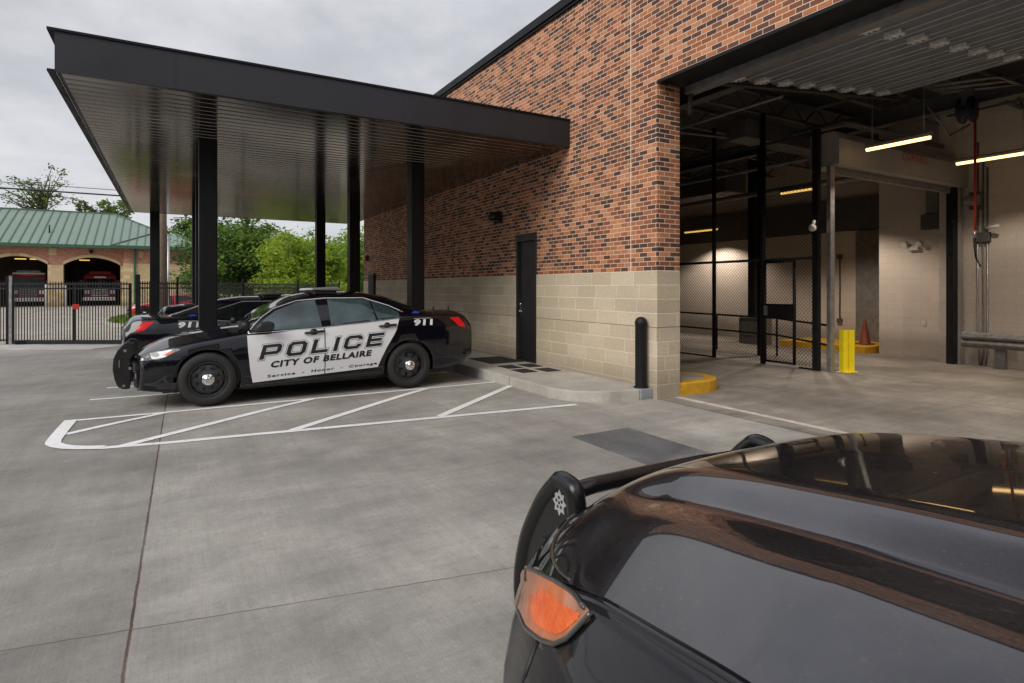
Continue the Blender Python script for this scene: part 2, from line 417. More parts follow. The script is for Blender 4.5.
def lensmat():
    m, nt, b = newmat('milky_amber_lens'); co = objco(nt)
    n = noise(nt, co, 9, 3); st_ = noise(nt, scaled(nt, co, (40, 6, 6)), 1, 2)
    c = mixc(nt, ramp(nt, n, [(.3, 0.0), (.7, 1.0)]), (.30, .13, .06), (.20, .14, .11))
    dm = nd(nt, 'ShaderNodeVectorMath', {'operation': 'DISTANCE'}, i0=scaled(nt, co, (1, 1, 1.5)), i1=(.40, -.83, 1.425))
    k = ramp(nt, ma(nt, 'ADD', dm.outputs['Value'], ma(nt, 'MULTIPLY', n, .05)), [(.05, 1.0), (.20, 0.0)])
    c = mixc(nt, k, c, (.62, .17, .05))
    c = mixc(nt, .5, c, ramp(nt, st_, [(.3, .6), (.7, 1.2)]), 'MULTIPLY')
    nt.links.new(c, b.inputs['Base Color']); b.inputs['Roughness'].default_value = .25; b.inputs['Coat Weight'].default_value = 1; b.inputs['Coat Roughness'].default_value = .03
    return m
M['lens'] = lensmat()
M['lensrim'] = simple('dark_lens_rim', (.05, .05, .045), .25, .2, .2, 20, coat=1)
M['barlens'] = simple('smoked_light_bar_lens', (.16, .155, .145), .2, .2, .25, 14, coat=1)
M['bluedecal'] = simple('blue_decal', (.02, .04, .30), .4)
M['greenroof'] = simple('green_standing_seam', (.20, .275, .21), .45, .15, .12, .6)
M['greentrim'] = simple('green_trim', (.02, .10, .052), .45, 0, .1, 2)
M['greenseam'] = simple('green_seam', (.095, .145, .11), .45, .15, .1, 2)
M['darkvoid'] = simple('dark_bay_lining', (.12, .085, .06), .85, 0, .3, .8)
M['wood'] = simple('pole_wood', (.16, .115, .08), .85, 0, .3, 3, bmp=.4)
M['bark'] = simple('bark', (.07, .052, .038), .9, 0, .3, 6)
M['wire'] = simple('power_wire', (.02, .02, .02), .6)
M['grass'] = simple('lawn_grass', (.13, .20, .018), .9, 0, .35, 9, bmp=.6)
M['fireRed'] = paint('fire_engine_red', (.20, .008, .010), .05, .06, False)
M['leafA'] = foliage('leaf_mid_green', (.085, .175, .020), (.17, .27, .032))
M['leafB'] = foliage('leaf_bright_green', (.20, .31, .022), (.33, .43, .035))
M['leafC'] = foliage('leaf_dark_green', (.030, .070, .014), (.07, .13, .022))
M['leafD'] = foliage('leaf_olive_green', (.075, .105, .03), (.14, .17, .05))

# ------------------------------------------------------------------ ground
W = 5.95                       # face of the long brick wall (plane x = W)
def g(x, y):
    if y <= 8.2: return 0.0
    if y <= 25: return -.0244*(y-8.2)
    if y <= 58: return -.41*(58-y)/33
    return 0.0

def sheet(mb, xs, ys, zf, dz=0, mi=0):
    vs = [(x, y, zf(x, y)+dz) for y in ys for x in xs]; n = len(xs)
    fs = [(j*n+i, j*n+i+1, (j+1)*n+i+1, (j+1)*n+i) for j in range(len(ys)-1) for i in range(n-1)]
    mb.add(vs, fs, mi, False)

ys = [-400, -60, -20, -8, 0, 8.2, 12, 16, 20, 25, 33, 42, 50, 58, 70, 120, 400, 900]
gm = MB(); sheet(gm, [-700, -100, -30, -12, -6, 0, 4, 6.02], ys, g)
sheet(gm, [6.02, 6.04, 30, 100, 700], ys, lambda x, y: g(x, y)-(.9 if x > 6.03 and y < 22 else 0))
struct(gm, 'ground', M['ground'])
dm = MB()
sheet(dm, [-40, -20, -6, 6, 12], [25.9, 33, 42, 50, 58, 61.9], g, .012)
dm.add([(-40, 45.2, -.145), (-40, 27, -.38), (-5.2, 26.4, -.393), (-5.2, 26.6, -.38)], [(0,1,2,3)])
struct(dm, 'driveway', M['drive'])
# pale strip in front of the gate
e0, e1 = Vector((-9, 28.5)), Vector((-1.3, 24.05)); nn = Vector((-.5, -.866))*1.75
sm_ = MB(); q = [e0, e1, e1+nn, e0+nn]
sm_.add([(p.x, p.y, g(p.x, p.y)+.016) for p in q]+[(p.x, p.y, g(p.x, p.y)-.1) for p in q], [(0,1,2,3), (2,3,7,6), (1,2,6,5)])
struct(sm_, 'pavement_strip', M['strip'])

# bay floor: one sheet falling gently away from the wall
def bf(x): return .006 - .035*max(0, x-10.6)
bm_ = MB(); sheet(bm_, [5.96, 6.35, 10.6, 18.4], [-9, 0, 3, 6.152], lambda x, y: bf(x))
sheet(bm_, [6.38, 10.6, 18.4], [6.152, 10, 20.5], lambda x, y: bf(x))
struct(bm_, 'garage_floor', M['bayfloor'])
tm = MB(); tm.box(6.26, -1.2, -.02, 6.34, 6.10, .0125)
struct(tm, 'threshold_strip', M['paleline'])

# painted lines
def stripe(mb, pts, w, z=.005):
    q = [Vector(p) for p in pts]; pts = []; L = []; Rr = []
    for a, b in zip(q, q[1:]):
        k = max(1, int((b-a).length/.2)); pts += [a+(b-a)*(i/k) for i in range(k)]
    pts.append(q[-1])
    for i, p in enumerate(pts):
        d = (pts[min(i+1, len(pts)-1)]-pts[max(i-1, 0)]).normalized(); n = Vector((-d.y, d.x))*w/2
        L.append(p+n); Rr.append(p-n)
    vs = [(q.x, q.y, g(q.x, q.y)+z) for q in L+Rr]; n = len(pts)
    mb.add(vs, [(i, i+1, n+i+1, n+i) for i in range(n-1)])
lm = MB()
stripe(lm, [(-1.02, 8.70), (-.08, 8.68), (1.7, 8.70), (4.72, 8.70)], .10)
stripe(lm, [(-.62, 7.02), (.0, 6.91), (.6, 6.86), (2, 6.70), (4.72, 6.41)], .10, .0052)
stripe(lm, [(-1.0, 7.86), (-.08, 8.66)], .10, .0062)
stripe(lm, [(-.46, 6.98), (1.74, 8.68)], .11, .0066)
stripe(lm, [(1.14, 6.82), (3.46, 8.66)], .11, .0070)
stripe(lm, [(2.84, 6.66), (4.70, 8.16)], .11, .0074)
stripe(lm, [(-1.06, 8.75), (-1.065, 7.60), (-1.05, 7.45), (-.99, 7.32), (-.90, 7.21), (-.78, 7.12), (-.60, 7.03)], .13, .0078)
stripe(lm, [(-1.05, 10.47), (.5, 10.45), (4.6, 10.45)], .10)
stripe(lm, [(-.95, 11.80), (.4, 11.80)], .10)
struct(lm, 'parking_lines', M['line'])

# steel cover patch
pm = MB(); pm.box(3.66, 3.0, -.05, 4.44, 5.05, .0062)
solo(pm, 'trench_cover', M['steelplate'], 'dark grey rectangular cover set flush in the pale concrete', 'ground cover')

# raised walk with rounded end
def arc(cx, cy, r, a0, a1, n=8):
    return [(cx+r*math.cos(R(a0+(a1-a0)*i/n)), cy+r*math.sin(R(a0+(a1-a0)*i/n))) for i in range(n+1)]
poly = [(W-.005, 20.9), (4.70, 20.9), (4.70, 7.2)]+arc(5.45, 7.08, .77, 182, 262, 10)+[(5.70, 6.235), (5.70, 6.465), (W-.005, 6.465)]
wk = MB(); wk.prism(poly, 'z', -.5, .15)
wk_o = wk.build('pavement', M['walk'], bevel=.022, seg=3); tag(wk_o, kind='structure')
pe = MB(); pe.box(5.704, 6.222, -.2, W-.004, 6.46, .1495)
struct(pe, 'kerb_end', M['kerbend'], bevel=.02)
mt = MB(); mt.box(5.18, 9.72, .149, 5.90, 10.70, .158)
solo(mt, 'door_mat', M['mat'], 'large black mat on the walk in front of the dark door', 'mat')
GM = 'small black square plates on the walk'
for nm, (a, b_) in {'left plate of the rear pair beside the large door mat': (5.28, 9.18), 'right plate of the rear pair below the dark door': (5.70, 9.16), 'left plate of the front pair nearest the parked sedan': (5.24, 8.62), 'right plate of the front pair towards the bollard': (5.66, 8.53)}.items():
    t_ = MB(); t_.box(a-.15, b_-.21, .149, a+.15, b_+.21, .157)
    solo(t_, 'floor_plate', M['mat'], nm, 'floor plate', GM)

# ------------------------------------------------------------------ police building
ZB, ZT, LT = 1.829, 6.47, 4.52
D0, D1 = 9.33, 10.08           # side door along y
OP0, OP1 = -1.6, 6.15          # garage opening along y
bld = thing('police_station', 'red brick police building on sandstone block base with large open garage bay', 'building', (8, 8, 0))
wb = MB()
wb.box(W, OP1, ZB, 6.39, D0, ZT); wb.box(W, D0, 2.60, 6.39, D1, ZT); wb.box(W, D1, ZB, 6.39, 20.9, ZT)
wb.box(W, OP0, LT, 6.39, OP1, ZT); wb.box(W, -9, ZB, 6.39, OP0, ZT)
wb.box(6.39, 20.5, ZB, 22, 20.9, ZT); wb.box(21.6, -9, -1, 22, 20.5, ZT); wb.box(6.39, -9, -.9, 21.6, -8.6, ZT)
wb.build('brick_wall', M['brick'], bld)
for q_ in ((W-.012, OP1-.006, 6.392, D0), (W-.012, D1, 6.392, 20.91), (W-.012, -9, 6.392, OP0+.006), (6.394, 20.5, 22, 20.912)):
    bb = MB(); bb.box(q_[0], q_[1], -.3, q_[2], q_[3], ZB-.001); bb.build('block_base', M['block'], bld, bevel=.006)
cj = MB(); cj.box(W-.003, 6.70, ZB, W+.01, 6.712, ZT); cj.build('control_joint', M['mortar'], bld)
cp = MB(); cp.box(W-.07, -9.1, ZT+.002, 6.5, 20.97, ZT+.16); cp.box(W-.04, -9.1, ZT-.05, W-.004, 20.95, ZT+.001)
cp.build('coping', M['cap'], bld, bevel=.008)
rf = MB(); rf.box(6.5, -9, 6.2, 22, 20.9, 6.32); rf.build('roof', M['ceil'], bld)
ln = MB(); ln.box(W+.012, OP0, LT-.012, 6.60, OP1, LT-.002); ln.box(W-.006, OP0, LT-.03, W+.012, OP1, LT+.012); ln.build('lintel', M['cap'], bld)
# dark side door
sd = MB(); sd.box(W+.04, D0+.055, .155, W+.09, D1-.055, 2.49)
door = sd.build('door', M['darkdoor'], bld, bevel=.004)
fr = MB(); fr.box(W-.015, D0+.001, .15, W+.10, D0+.052, 2.599); fr.box(W-.015, D1-.052, .15, W+.10, D1-.001, 2.599); fr.box(W-.016, D0+.053, 2.495, W+.10, D1-.053, 2.598); fr.box(W-.02, D0+.053, .148, W+.10, D1-.053, .166)
fr.box(W+.1, D0+.01, .15, W+.3, D1-.01, 2.6)
fr.build('door_frame', M['darkframe'], door)
hd = MB(); hd.box(W+.015, D1-.155, 1.04, W+.039, D1-.095, 1.22); hd.tube([(W-.02, D1-.125, 1.13), (W-.03, D1-.15, 1.125), (W-.03, D1-.25, 1.12)], .011); hd.cyl((W+.02, D1-.125, 1.13), (W-.02, D1-.125, 1.13), .014); hd.cyl((W+.03, D1-.125, 1.26), (W+.005, D1-.125, 1.26), .028)
hd.build('handle', M['chrome'], door)
ds = MB(); ds.box(W-.006, D0-.006, 2.602, W+.02, D1+.03, 2.64); ds.build('drip_cap', M['darkframe'], door)
# far cabinet and red bell
fc = thing('wall_cabinet', 'tall dark cabinet fixed at the far end of the brick wall', 'cabinet', (W-.1, 18.9, .3))
c_ = MB(); c_.box(W-.08, 19.45, .3, W-.013, 20.1, 2.08); c_.build('cabinet_body', M['darkframe'], fc, bevel=.01)
c_ = MB(); c_.box(W-.092, 19.5, .36, W-.081, 20.05, 2.02); c_.build('cabinet_door', M['blackmetal'], fc)
fb = MB(); fb.lathe([(.001, -.13), (.10, -.12), (.11, -.03), (.05, -.0)], (W-.001, 20.35, 2.62), 'x', 20)
solo(fb, 'alarm_bell', M['redhose'], 'small dark red alarm bell high on the far end of the wall', 'alarm')
wl = thing('wall_light', 'black box wall light on the brick left of the side door', 'wall light', (W-.1, 10.9, 3.0))
c_ = MB(); c_.prism([(W, 2.94), (W, 3.17), (W-.14, 3.17), (W-.19, 3.10), (W-.19, 3.02)], 'y', 10.66, 10.94); c_.build('light_housing', M['blackmetal'], wl, bevel=.008)
c_ = MB(); c_.box(W-.17, 10.69, 2.975, W-.03, 10.91, 2.985); c_.build('light_lens', M['barlens'], wl)

# ------------------------------------------------------------------ interior of the bay
iw = MB()
iw.box(16.6, 6.95, -.6, 16.9, 8.75, 6.1)           # lit panel behind the second door
iw.box(18.2, 8.75, -.6, 18.5, 20.4, 6.1)           # back wall of the inner room
iw.box(16.9, 8.70, -.6, 18.2, 8.75, 6.1)
iw.box(15.95, -8.6, -.6, 16.3, 6.62, 6.1)          # back wall of the bay
iw.box(15.79, 6.62, -.6, 16.9, 6.95, 6.1)          # pilaster right of the second door
iw.build('interior_wall', M['cmu'], bld)
db = MB(); db.box(18.08, 8.8, 3.35, 18.19, 20.4, 4.35); db.build('wall_band', M['truss'], bld)
ip = MB(); ip.box(18.05, 9.3, -.2, 18.19, 10.2, 3.3); ip.build('inner_door', M['pipe'], bld)  # flat panel darker than the recess wall behind it
dc = MB(); dc.box(6.4, -8.6, 5.95, 21.6, 20.5, 6.05); dc.build('ceiling', M['ceil'], bld)
tr = MB()
for y in [x_*1.55-7 for x_ in range(18)]:            # joists along x
    tr.box(6.4, y-.05, 5.45, 18.2, y+.05, 5.49); tr.box(6.4, y-.05, 5.88, 18.2, y+.05, 5.94)
    x = 6.4; up = 0
    while x < 18:
        tr.bar((x, y, 5.47 if up else 5.9), (x+.5, y, 5.9 if up else 5.47), .03, .03); x += .5; up = 1-up
tr.build('roof_joist', M['truss'], bld)
be = MB()
for x in (8.6, 13.4):
    be.box(x-.12, -8.6, 5.10, x+.12, 20.4, 5.13); be.box(x-.012, -8.6, 5.13, x+.012, 20.4, 5.42); be.box(x-.12, -8.6, 5.42, x+.12, 20.4, 5.447)
be.build('roof_beam', M['truss'], bld)
sc_ = MB(); sc_.box(12.24, 9.15, -.4, 12.38, 9.28, 5.1); sc_.build('steel_post', M['cap'], bld)
sc_ = MB(); sc_.box(16.1, 12.3, -.4, 16.35, 12.55, 5.9); sc_.build('steel_post', M['cap'], bld)
pp = MB()
pp.tube([(11.7, 17, 4.9), (11.7, 7.0, 4.9), (11.75, 6.86, 4.9), (11.95, 6.82, 4.9), (15.6, 6.82, 4.9)], .06, 10)
pp.tube([(12.6, 18, 4.55), (12.6, 8.2, 4.55)], .045, 8)
pp.tube([(9.4, 18, 5.0), (9.4, 6.6, 5.0)], .03, 6)
pp.tube([(14.6, 18, 4.3), (14.6, 6.9, 4.3)], .075, 8)
for k in range(6):
    pp.tube([(12+k*.16, 5.6, 5.32), (12.5+k*.2, 4.6, 5.28+.04*(k % 2)), (15.9, 4.4+k*.09, 5.25)], .016, 6)
pp.tube([(7.4, 10.5, 5.0), (7.9, 9.4, 4.7), (9.0, 8.6, 4.75), (12.8, 8.1, 4.8)], .022, 6)
pp.tube([(12.9, 5.9, 5.2), (13.1, 5.7, 4.75), (13.4, 5.75, 4.6), (14.2, 5.7, 4.95)], .02, 6)
pp.build('ceiling_pipe', M['pipe'], bld)
for q_ in ((14.0, 3.0, 4.95, 14.9, 4.1, 5.44), (10.2, 8.0, 4.7, 17.9, 8.5, 5.09), (14.4, 12, 4.5, 15.3, 19, 5.09)):
    du = MB(); du.box(*q_); du.build('duct', M['truss'], bld, bevel=.01)

# sectional door run up under the ceiling
od = thing('overhead_door', 'grey sectional garage door run up flat under the ceiling of the open bay', 'garage door', (9, 2.5, 4.7))
sl = .57/5.1; n = 9
for i in range(n):
    x0 = 6.62+i*.56; x1 = x0+.545; z0 = 4.66+(x0-6.62)*sl; z1 = 4.66+(x1-6.62)*sl
    p_ = MB()
    p_.prism([(x0, z0), (x0+.05, z0-.035), (x0+.08, z0+.0), (x0+.24, z0+.02), (x0+.26, z0-.006), (x0+.30, z0-.006), (x0+.32, z0+.03), (x1-.05, z1-.002), (x1-.02, z1-.03), (x1, z1), (x1, z1+.05), (x0, z0+.05)], 'y', -1.5, 5.98)
    ds_ = p_.build('door_section', M['doorpanel'], od)
    r_ = MB(); r_.bar((x0+.05, -1.5, z0-.041), (x0+.05, 5.97, z0-.041), .014, .008); r_.bar((x0+.28, -1.5, z0-.012), (x0+.28, 5.97, z0-.012), .010, .006); r_.build('rib', M['ribmetal'], ds_)  # highlights along the rib edges put in as pale strips
    h_ = MB(); zz = z0-.02
    for yy in (5.78, 3.9):
        h_.box(x0-.05, yy-.10, zz-.05, x0+.07, yy+.10, zz-.005); h_.cyl((x0, yy-.12, zz-.055), (x0, yy+.12, zz-.055), .016, n=8)
        for k in (-.07, 0, .07): h_.box(x0-.06, yy+k-.014, zz-.062, x0+.08, yy+k+.014, zz-.03)
    h_.build('hinge', M['hinge'], od)
t_ = MB()
t_.tube([(6.5, 6.06, 4.1), (6.5, 6.06, 4.3), (6.55, 6.06, 4.5), (6.75, 6.06, 4.62), (12.2, 6.06, 5.24)], .035, 6)
t_.bar((6.6, 6.10, 4.70), (12.2, 6.10, 5.34), .03, .07)
t_.build('track', M['ceil'], od)
t_ = MB(); t_.box(6.44, -1.5, 4.40, 6.60, 6.1, 4.507); t_.build('track_header', M['dullgalv'], od)

# second, rolled door in the wall across the bay
zf = bf(10.9)
rd = thing('rolling_door', 'pale grey rolled up door housing with dark side guides across the bay', 'garage door', (13.2, 6.6, zf))
h_ = MB(); h_.prism([(6.37, 3.89), (6.37, 4.38), (6.47, 4.53), (6.95, 4.53), (6.95, 3.89)], 'x', 10.74, 15.8); h_.build('hood', M['hoodgrey'], rd, bevel=.01)
h_ = MB(); h_.box(10.83, 6.55, 3.75, 15.5, 6.62, 3.885); h_.build('bottom_bar', M['pipe'], rd)
h_ = MB(); h_.box(10.68, 6.50, bf(10.7), 10.81, 6.58, 3.885); h_.build('guide_rail', M['galv'], rd, bevel=.004)
h_ = MB(); h_.box(15.40, 6.50, bf(15.5), 15.62, 6.64, 3.885)
for z in (.9, 1.6, 2.4, 3.1): h_.cyl((15.42, 6.52, z), (15.34, 6.49, z), .03, n=8)
h_.build('guide_rail', M['blackmetal'], rd)
h_ = MB(); h_.box(15.625, 6.46, bf(15.6), 15.78, 6.60, 3.885); h_.build('trim', M['hoodgrey'], rd)
# motor and gear at the right end
h_ = MB(); h_.cyl((15.5, 6.05, 3.55), (15.5, 6.3, 3.55), .12, n=20); h_.build('motor', M['pipe'], rd, bevel=.008)
h_ = MB(); h_.box(15.66, 6.1, 3.35, 15.9, 6.3, 3.75); h_.build('gear_box', M['truss'], rd, bevel=.008)

def text_mesh(body, offset=0.0, spacing=1.0, align='LEFT'):
    cu = bpy.data.curves.new('lettering_source', 'FONT'); cu.body = body; cu.offset = offset; cu.space_character = spacing
    cu.align_x = align; cu.resolution_u = 3
    o = bpy.data.objects.new('lettering_source', cu); COL.objects.link(o)
    bpy.context.view_layer.update()
    me = bpy.data.meshes.new_from_object(o.evaluated_get(bpy.context.evaluated_depsgraph_get()))
    vs = [tuple(v.co) for v in me.vertices]; fs = [tuple(p.vertices) for p in me.polygons]
    bpy.data.objects.remove(o); bpy.data.curves.remove(cu); bpy.data.meshes.remove(me)
    return vs, fs
vs, fs = text_mesh('CORNELL', .008, 1.12)
t_ = MB(); t_.add([(12.93+v[0]*.225, 6.364, 4.22+v[1]*.225) for v in vs], fs); t_.build('lettering', M['redprint'], rd)

# chain link cage
def link_mesh(mb, x, y0, y1, z0, z1, s=.075, r=.0035, m=.0):
    # two sets of diagonal wires clipped to the rectangle
    def seg(a, sg):
        pts = []
        for (yy, zz) in ((y0, None), (y1, None), (None, z0), (None, z1)):
            if yy is not None:
                z = z0+sg*(yy-y0)+a
                if z0-1e-6 <= z <= z1+1e-6: pts.append((yy, z))
            else:
                y = y0+(zz-z0-a)/sg
                if y0-1e-6 <= y <= y1+1e-6: pts.append((y, zz))
        pts.sort()
        if len(pts) >= 2 and math.dist(pts[0], pts[-1]) > .02:
            mb.tube([(x, *pts[0]), (x, *pts[-1])], r, 3, caps=False, sm=False)
    w = y1-y0; h = z1-z0
    a = -w
    while a < h: seg(a, 1); a += s
    a = 0
    while a < h+w: seg(a, -1); a += s
XF = 10.62; zf = bf(XF)
cg = thing('chain_link_fence', 'tall black chain link fence with gate closing off the rear of the bay', 'fence', (XF, 9.2, zf))
for y, r in ((9.18, .045), (7.91, .055), (12.2, .045), (15.5, .045)):
    c_ = MB(); c_.cyl((XF, y, zf), (XF, y, 5.2), r, n=12); c_.build('post', M['blackmetal'], cg)
c_ = MB(); c_.box(XF-.05, 6.68, zf, XF+.05, 6.80, 4.6); c_.build('post', M['blackmetal'], cg, bevel=.01)
c_ = MB()
for z in (2.16, 4.55): c_.cyl((XF, 6.66, z), (XF, 17, z), .028, n=8)
c_.cyl((XF, 9.18, .02), (XF, 17, .02), .02, n=8); c_.cyl((XF, 6.66, .02), (XF, 7.1, .02), .02, n=8)
c_.build('rail', M['blackmetal'], cg)
lk = MB(); link_mesh(lk, XF+.03, 6.7, 17, zf+.05, 4.55); lk.build('chain_link_mesh', M['blackmetal'], cg)
gt = MB()
for y in (7.18, 7.84): gt.cyl((XF-.03, y, zf+.06), (XF-.03, y, 2.13), .03, n=10)
for z in (zf+.08, 2.11): gt.cyl((XF-.03, 7.18, z), (XF-.03, 7.84, z), .025, n=8)
go = gt.build('gate', M['blackmetal'], cg)
gp = MB(); gp.box(XF-.075, 7.16, .96, XF-.061, 7.86, 1.26); gp.build('lock_plate', M['cap'], go)
gp = MB(); gp.box(XF-.10, 7.74, 1.02, XF-.076, 7.82, 1.22); gp.build('latch', M['galv'], go)
# camera on the corner post
cm = MB(); cm.sphere((XF-.13, 6.74, 2.72), .07); cm.cyl((XF-.13, 6.74, 2.75), (XF-.07, 6.74, 2.86), .03, n=8)
solo(cm, 'security_camera', M['whiteplastic'], 'small white dome camera on the black corner post of the chain link fence', 'camera')
# pipe railing behind the cage
pr = thing('handrail', 'black pipe railing along the ramp behind the chain link fence', 'railing', (12.3, 10, -.12))
c_ = MB()
for z in (.95, .55): c_.tube([(11.4, 6.9, z-.13), (12.6, 9.0, z-.1), (12.6, 18, z)], .024, 8)
c_.build('rail', M['blackmetal'], pr)
for y in (7.3, 9.0, 10.8, 12.6, 14.4, 16.2):
    c_ = MB(); x = 12.6 if y >= 9 else 11.6; c_.cyl((x, y, -.16), (x, y, .87), .024, n=8); c_.build('post', M['blackmetal'], pr)
ub = MB(); ub.box(15.6, 11.6, -.18, 16.0, 12.5, .62); ub.box(15.57, 11.65, .62, 16.03, 12.45, .66); ub.box(15.58, 11.7, .1, 15.6, 12.4, .5)
solo(ub, 'storage_unit', M['dullgalv'], 'low grey metal unit against the wall behind the railing', 'cabinet', bevel=.012)

# things on the inner walls
yb = MB(); yb.prism([(16.2, 8.9), (18.1, 8.9), (18.1, 11.5), (16.2, 11.5)], 'z', -.5, -.02)
yk = yb.build('inner_kerb', M['yellowkerb'], bevel=.02); tag(yk, kind='structure')
el = thing('emergency_light', 'white twin head emergency light on the pale inner wall', 'emergency light', (16.5, 7.85, 2.6))
c_ = MB(); c_.box(16.50, 7.75, 2.55, 16.598, 8.0, 2.66); c_.build('battery_box', M['whiteplastic'], el, bevel=.01)
for s in (-1, 1):
    c_ = MB(); y = 7.875+s*.17; c_.cyl((16.42, y, 2.70), (16.55, y, 2.74), .07, .05, 14); c_.cyl((16.54, y, 2.72), (16.54, 7.875+s*.1, 2.6), .015, n=6); c_.build('lamp_head', M['whiteplastic'], el)
for nm, y0, y1, z0, z1, zt in (('wide grey vent duct dropping down the inner wall', 7.15, 7.62, 3.05, 3.42, 4.5), ('smaller grey vent box right of the wide duct on the inner wall', 6.80, 7.06, 3.10, 3.42, 3.5)):
    v_ = thing('vent_duct', nm, 'vent', (16.5, (y0+y1)/2, z0))
    c_ = MB(); c_.box(16.36, y0, z0, 16.597, y1, z1); c_.build('vent_box', M['truss'], v_, bevel=.01)
    c_ = MB(); c_.box(16.40, y0+.1, z1, 16.597, y1-.1, zt); c_.build('duct', M['pipe'], v_)
cn = MB()
cn.tube([(18.15, 10.75, .6), (18.15, 10.75, 2.55)], .022, 8); cn.box(18.10, 10.68, 2.5, 18.19, 10.82, 2.62); cn.box(18.10, 10.68, .48, 18.19, 10.82, .62)
solo(cn, 'conduit', M['truss'], 'thin vertical conduit on the recessed wall left of the inner panel', 'conduit')
ol = MB(); ol.box(16.58, 7.60, .62, 16.598, 7.68, .74); ol.box(16.574, 7.615, .64, 16.58, 7.665, .72)
solo(ol, 'wall_socket', M['whiteplastic'], 'small white wall socket low on the pale inner wall', 'socket')
co_ = thing('traffic_cone', 'dull orange traffic cone on the yellow kerb in the recess', 'traffic cone', (17.0, 9.35, -.02))
c_ = MB(); c_.lathe([(.16, .03), (.15, .05), (.03, .70), (.028, .72), (.001, .72)], (17.0, 9.35, -.02), 'z', 20); c_.build('cone_body', M['orangecone'], co_)
c_ = MB(); c_.box(16.82, 9.17, -.02, 17.18, 9.53, .012); c_.build('base', M['orangecone'], co_, bevel=.008)
# yellow track guard
xg, yg = 11.05, 6.42; zg = bf(xg)
yg_ = thing('track_guard', 'bright yellow folded steel post guarding the door track', 'guard post', (xg, yg, zg))
c_ = MB()
prof = [(-.125, .02), (-.105, -.09), (-.02, -.09), (0, -.03), (.02, -.09), (.105, -.09), (.125, .02), (.11, .02), (.095, -.075), (.03, -.075), (.0, -.01), (-.03, -.075), (-.095, -.075), (-.11, .02)]
ang = R(-30)
pr2 = [(xg+a*math.cos(ang)-b_*math.sin(ang), yg+a*math.sin(ang)+b_*math.cos(ang)) for a, b_ in prof]
c_.prism(pr2, 'z', zg, zg+.80); c_.build('guard', M['yellow'], yg_)
c_ = MB(); c_.box(xg-.17, yg-.13, zg-.02, xg+.17, yg+.10, zg+.012); c_.build('base_plate', M['yellow'], yg_, bevel=.004)
# yellow kerbed island behind the pier
ky = [(6.395, 6.155), (6.85, 6.14)]+arc(6.98, 6.64, .50, -85, 60, 10)+[(7.0, 7.4), (6.395, 7.6)]
k_ = MB(); k_.prism(ky, 'z', -.1, .19); k_o = k_.build('yellow_kerb', M['yellowkerb'], bevel=.03, seg=3); tag(k_o, kind='structure')
ki = [(6.40, 6.33), (6.85, 6.31)]+arc(6.95, 6.63, .33, -85, 60, 8)+[(6.92, 7.2), (6.40, 7.4)]
k_ = MB(); k_.prism(ki, 'z', .1, .193); struct(k_, 'island_top', M['walk'])
# guard rail
gr = thing('guard_rail', 'weathered steel crash rail along the back wall of the bay', 'guard rail', (15.3, 4, -.17))
zg = -.172
c_ = MB(); wp = [(0, .30), (-.02, .33), (-.06, .36), (-.075, .40), (-.06, .44), (-.01, .47), (-.06, .50), (-.075, .54), (-.06, .58), (-.02, .61), (0, .64)]
wp2 = wp+[(a+.012, z) for a, z in wp[::-1]]
c_.prism([(15.22+a, zg+.14+z) for a, z in wp2], 'y', -4, 6.25); c_.build('beam', M['dullgalv'], gr)
for y in (5.6, 3.7, 1.8):
    c_ = MB(); c_.box(15.30, y-.09, zg, 15.45, y+.09, zg+.78); c_.box(15.24, y-.08, zg+.46, 15.30, y+.08, zg+.76); c_.build('post', M['dullgalv'], gr, bevel=.004)
# conduits on the back wall
cd = thing('conduit_run', 'grey pipes and boxes running down the back wall of the bay', 'conduit', (15.9, 5.4, 0))
for i, y in enumerate((6.22, 6.12, 6.04)):
    c_ = MB(); c_.tube([(15.9, y, 4.9-.3*i), (15.9, y, .35), (15.86, y-.02, .18), (15.9, y+(.03 if i else -.03), -.16)], .020, 8); c_.build('pipe', M['galv'] if i != 1 else M['pipe'], cd)
c_ = MB(); c_.box(15.83, 5.98, 2.62, 15.945, 6.26, 2.84); c_.build('junction_box', M['truss'], cd, bevel=.01)
c_ = MB(); c_.tube([(15.9, 6.1, 2.93), (15.75, 5.95, 2.93), (15.65, 5.75, 2.95)], .035, 10); c_.build('pipe_elbow', M['whiteplastic'], cd)
# hose reel and hanging hose
hr = thing('hose_reel', 'blue ceiling hose reel with a red hose hanging straight down', 'hose reel', (13.0, 5.1, 4.6))
c_ = MB(); c_.lathe([(.001, -.1), (.24, -.1), (.25, -.08), (.10, -.07), (.10, .07), (.25, .08), (.24, .1), (.001, .1)], (12.9, 5.22, 4.92), 'y', 28); c_.build('reel', M['bluereel'], hr)
c_ = MB(); c_.bar((12.9, 5.22, 4.92), (12.9, 5.22, 5.4), .08, .2); c_.build('bracket', M['truss'], hr)
c_ = MB(); c_.tube([(13.0, 5.13, 4.8), (13.0, 5.13, 2.65)], .024, 8); c_.build('hose', M['redhose'], hr)
c_ = MB(); c_.cyl((13.0, 5.13, 2.65), (13.0, 5.13, 2.52), .03, .022, 10); c_.build('coupling', M['galv'], hr)
c_ = MB(); c_.tube([(13.0, 5.13, 2.52), (12.985, 5.13, 2.3), (13.0, 5.12, 2.15), (13.07, 5.10, 2.05), (13.1, 5.08, 1.98)], .014, 8); c_.build('hose_tail', M['blackmetal'], hr)

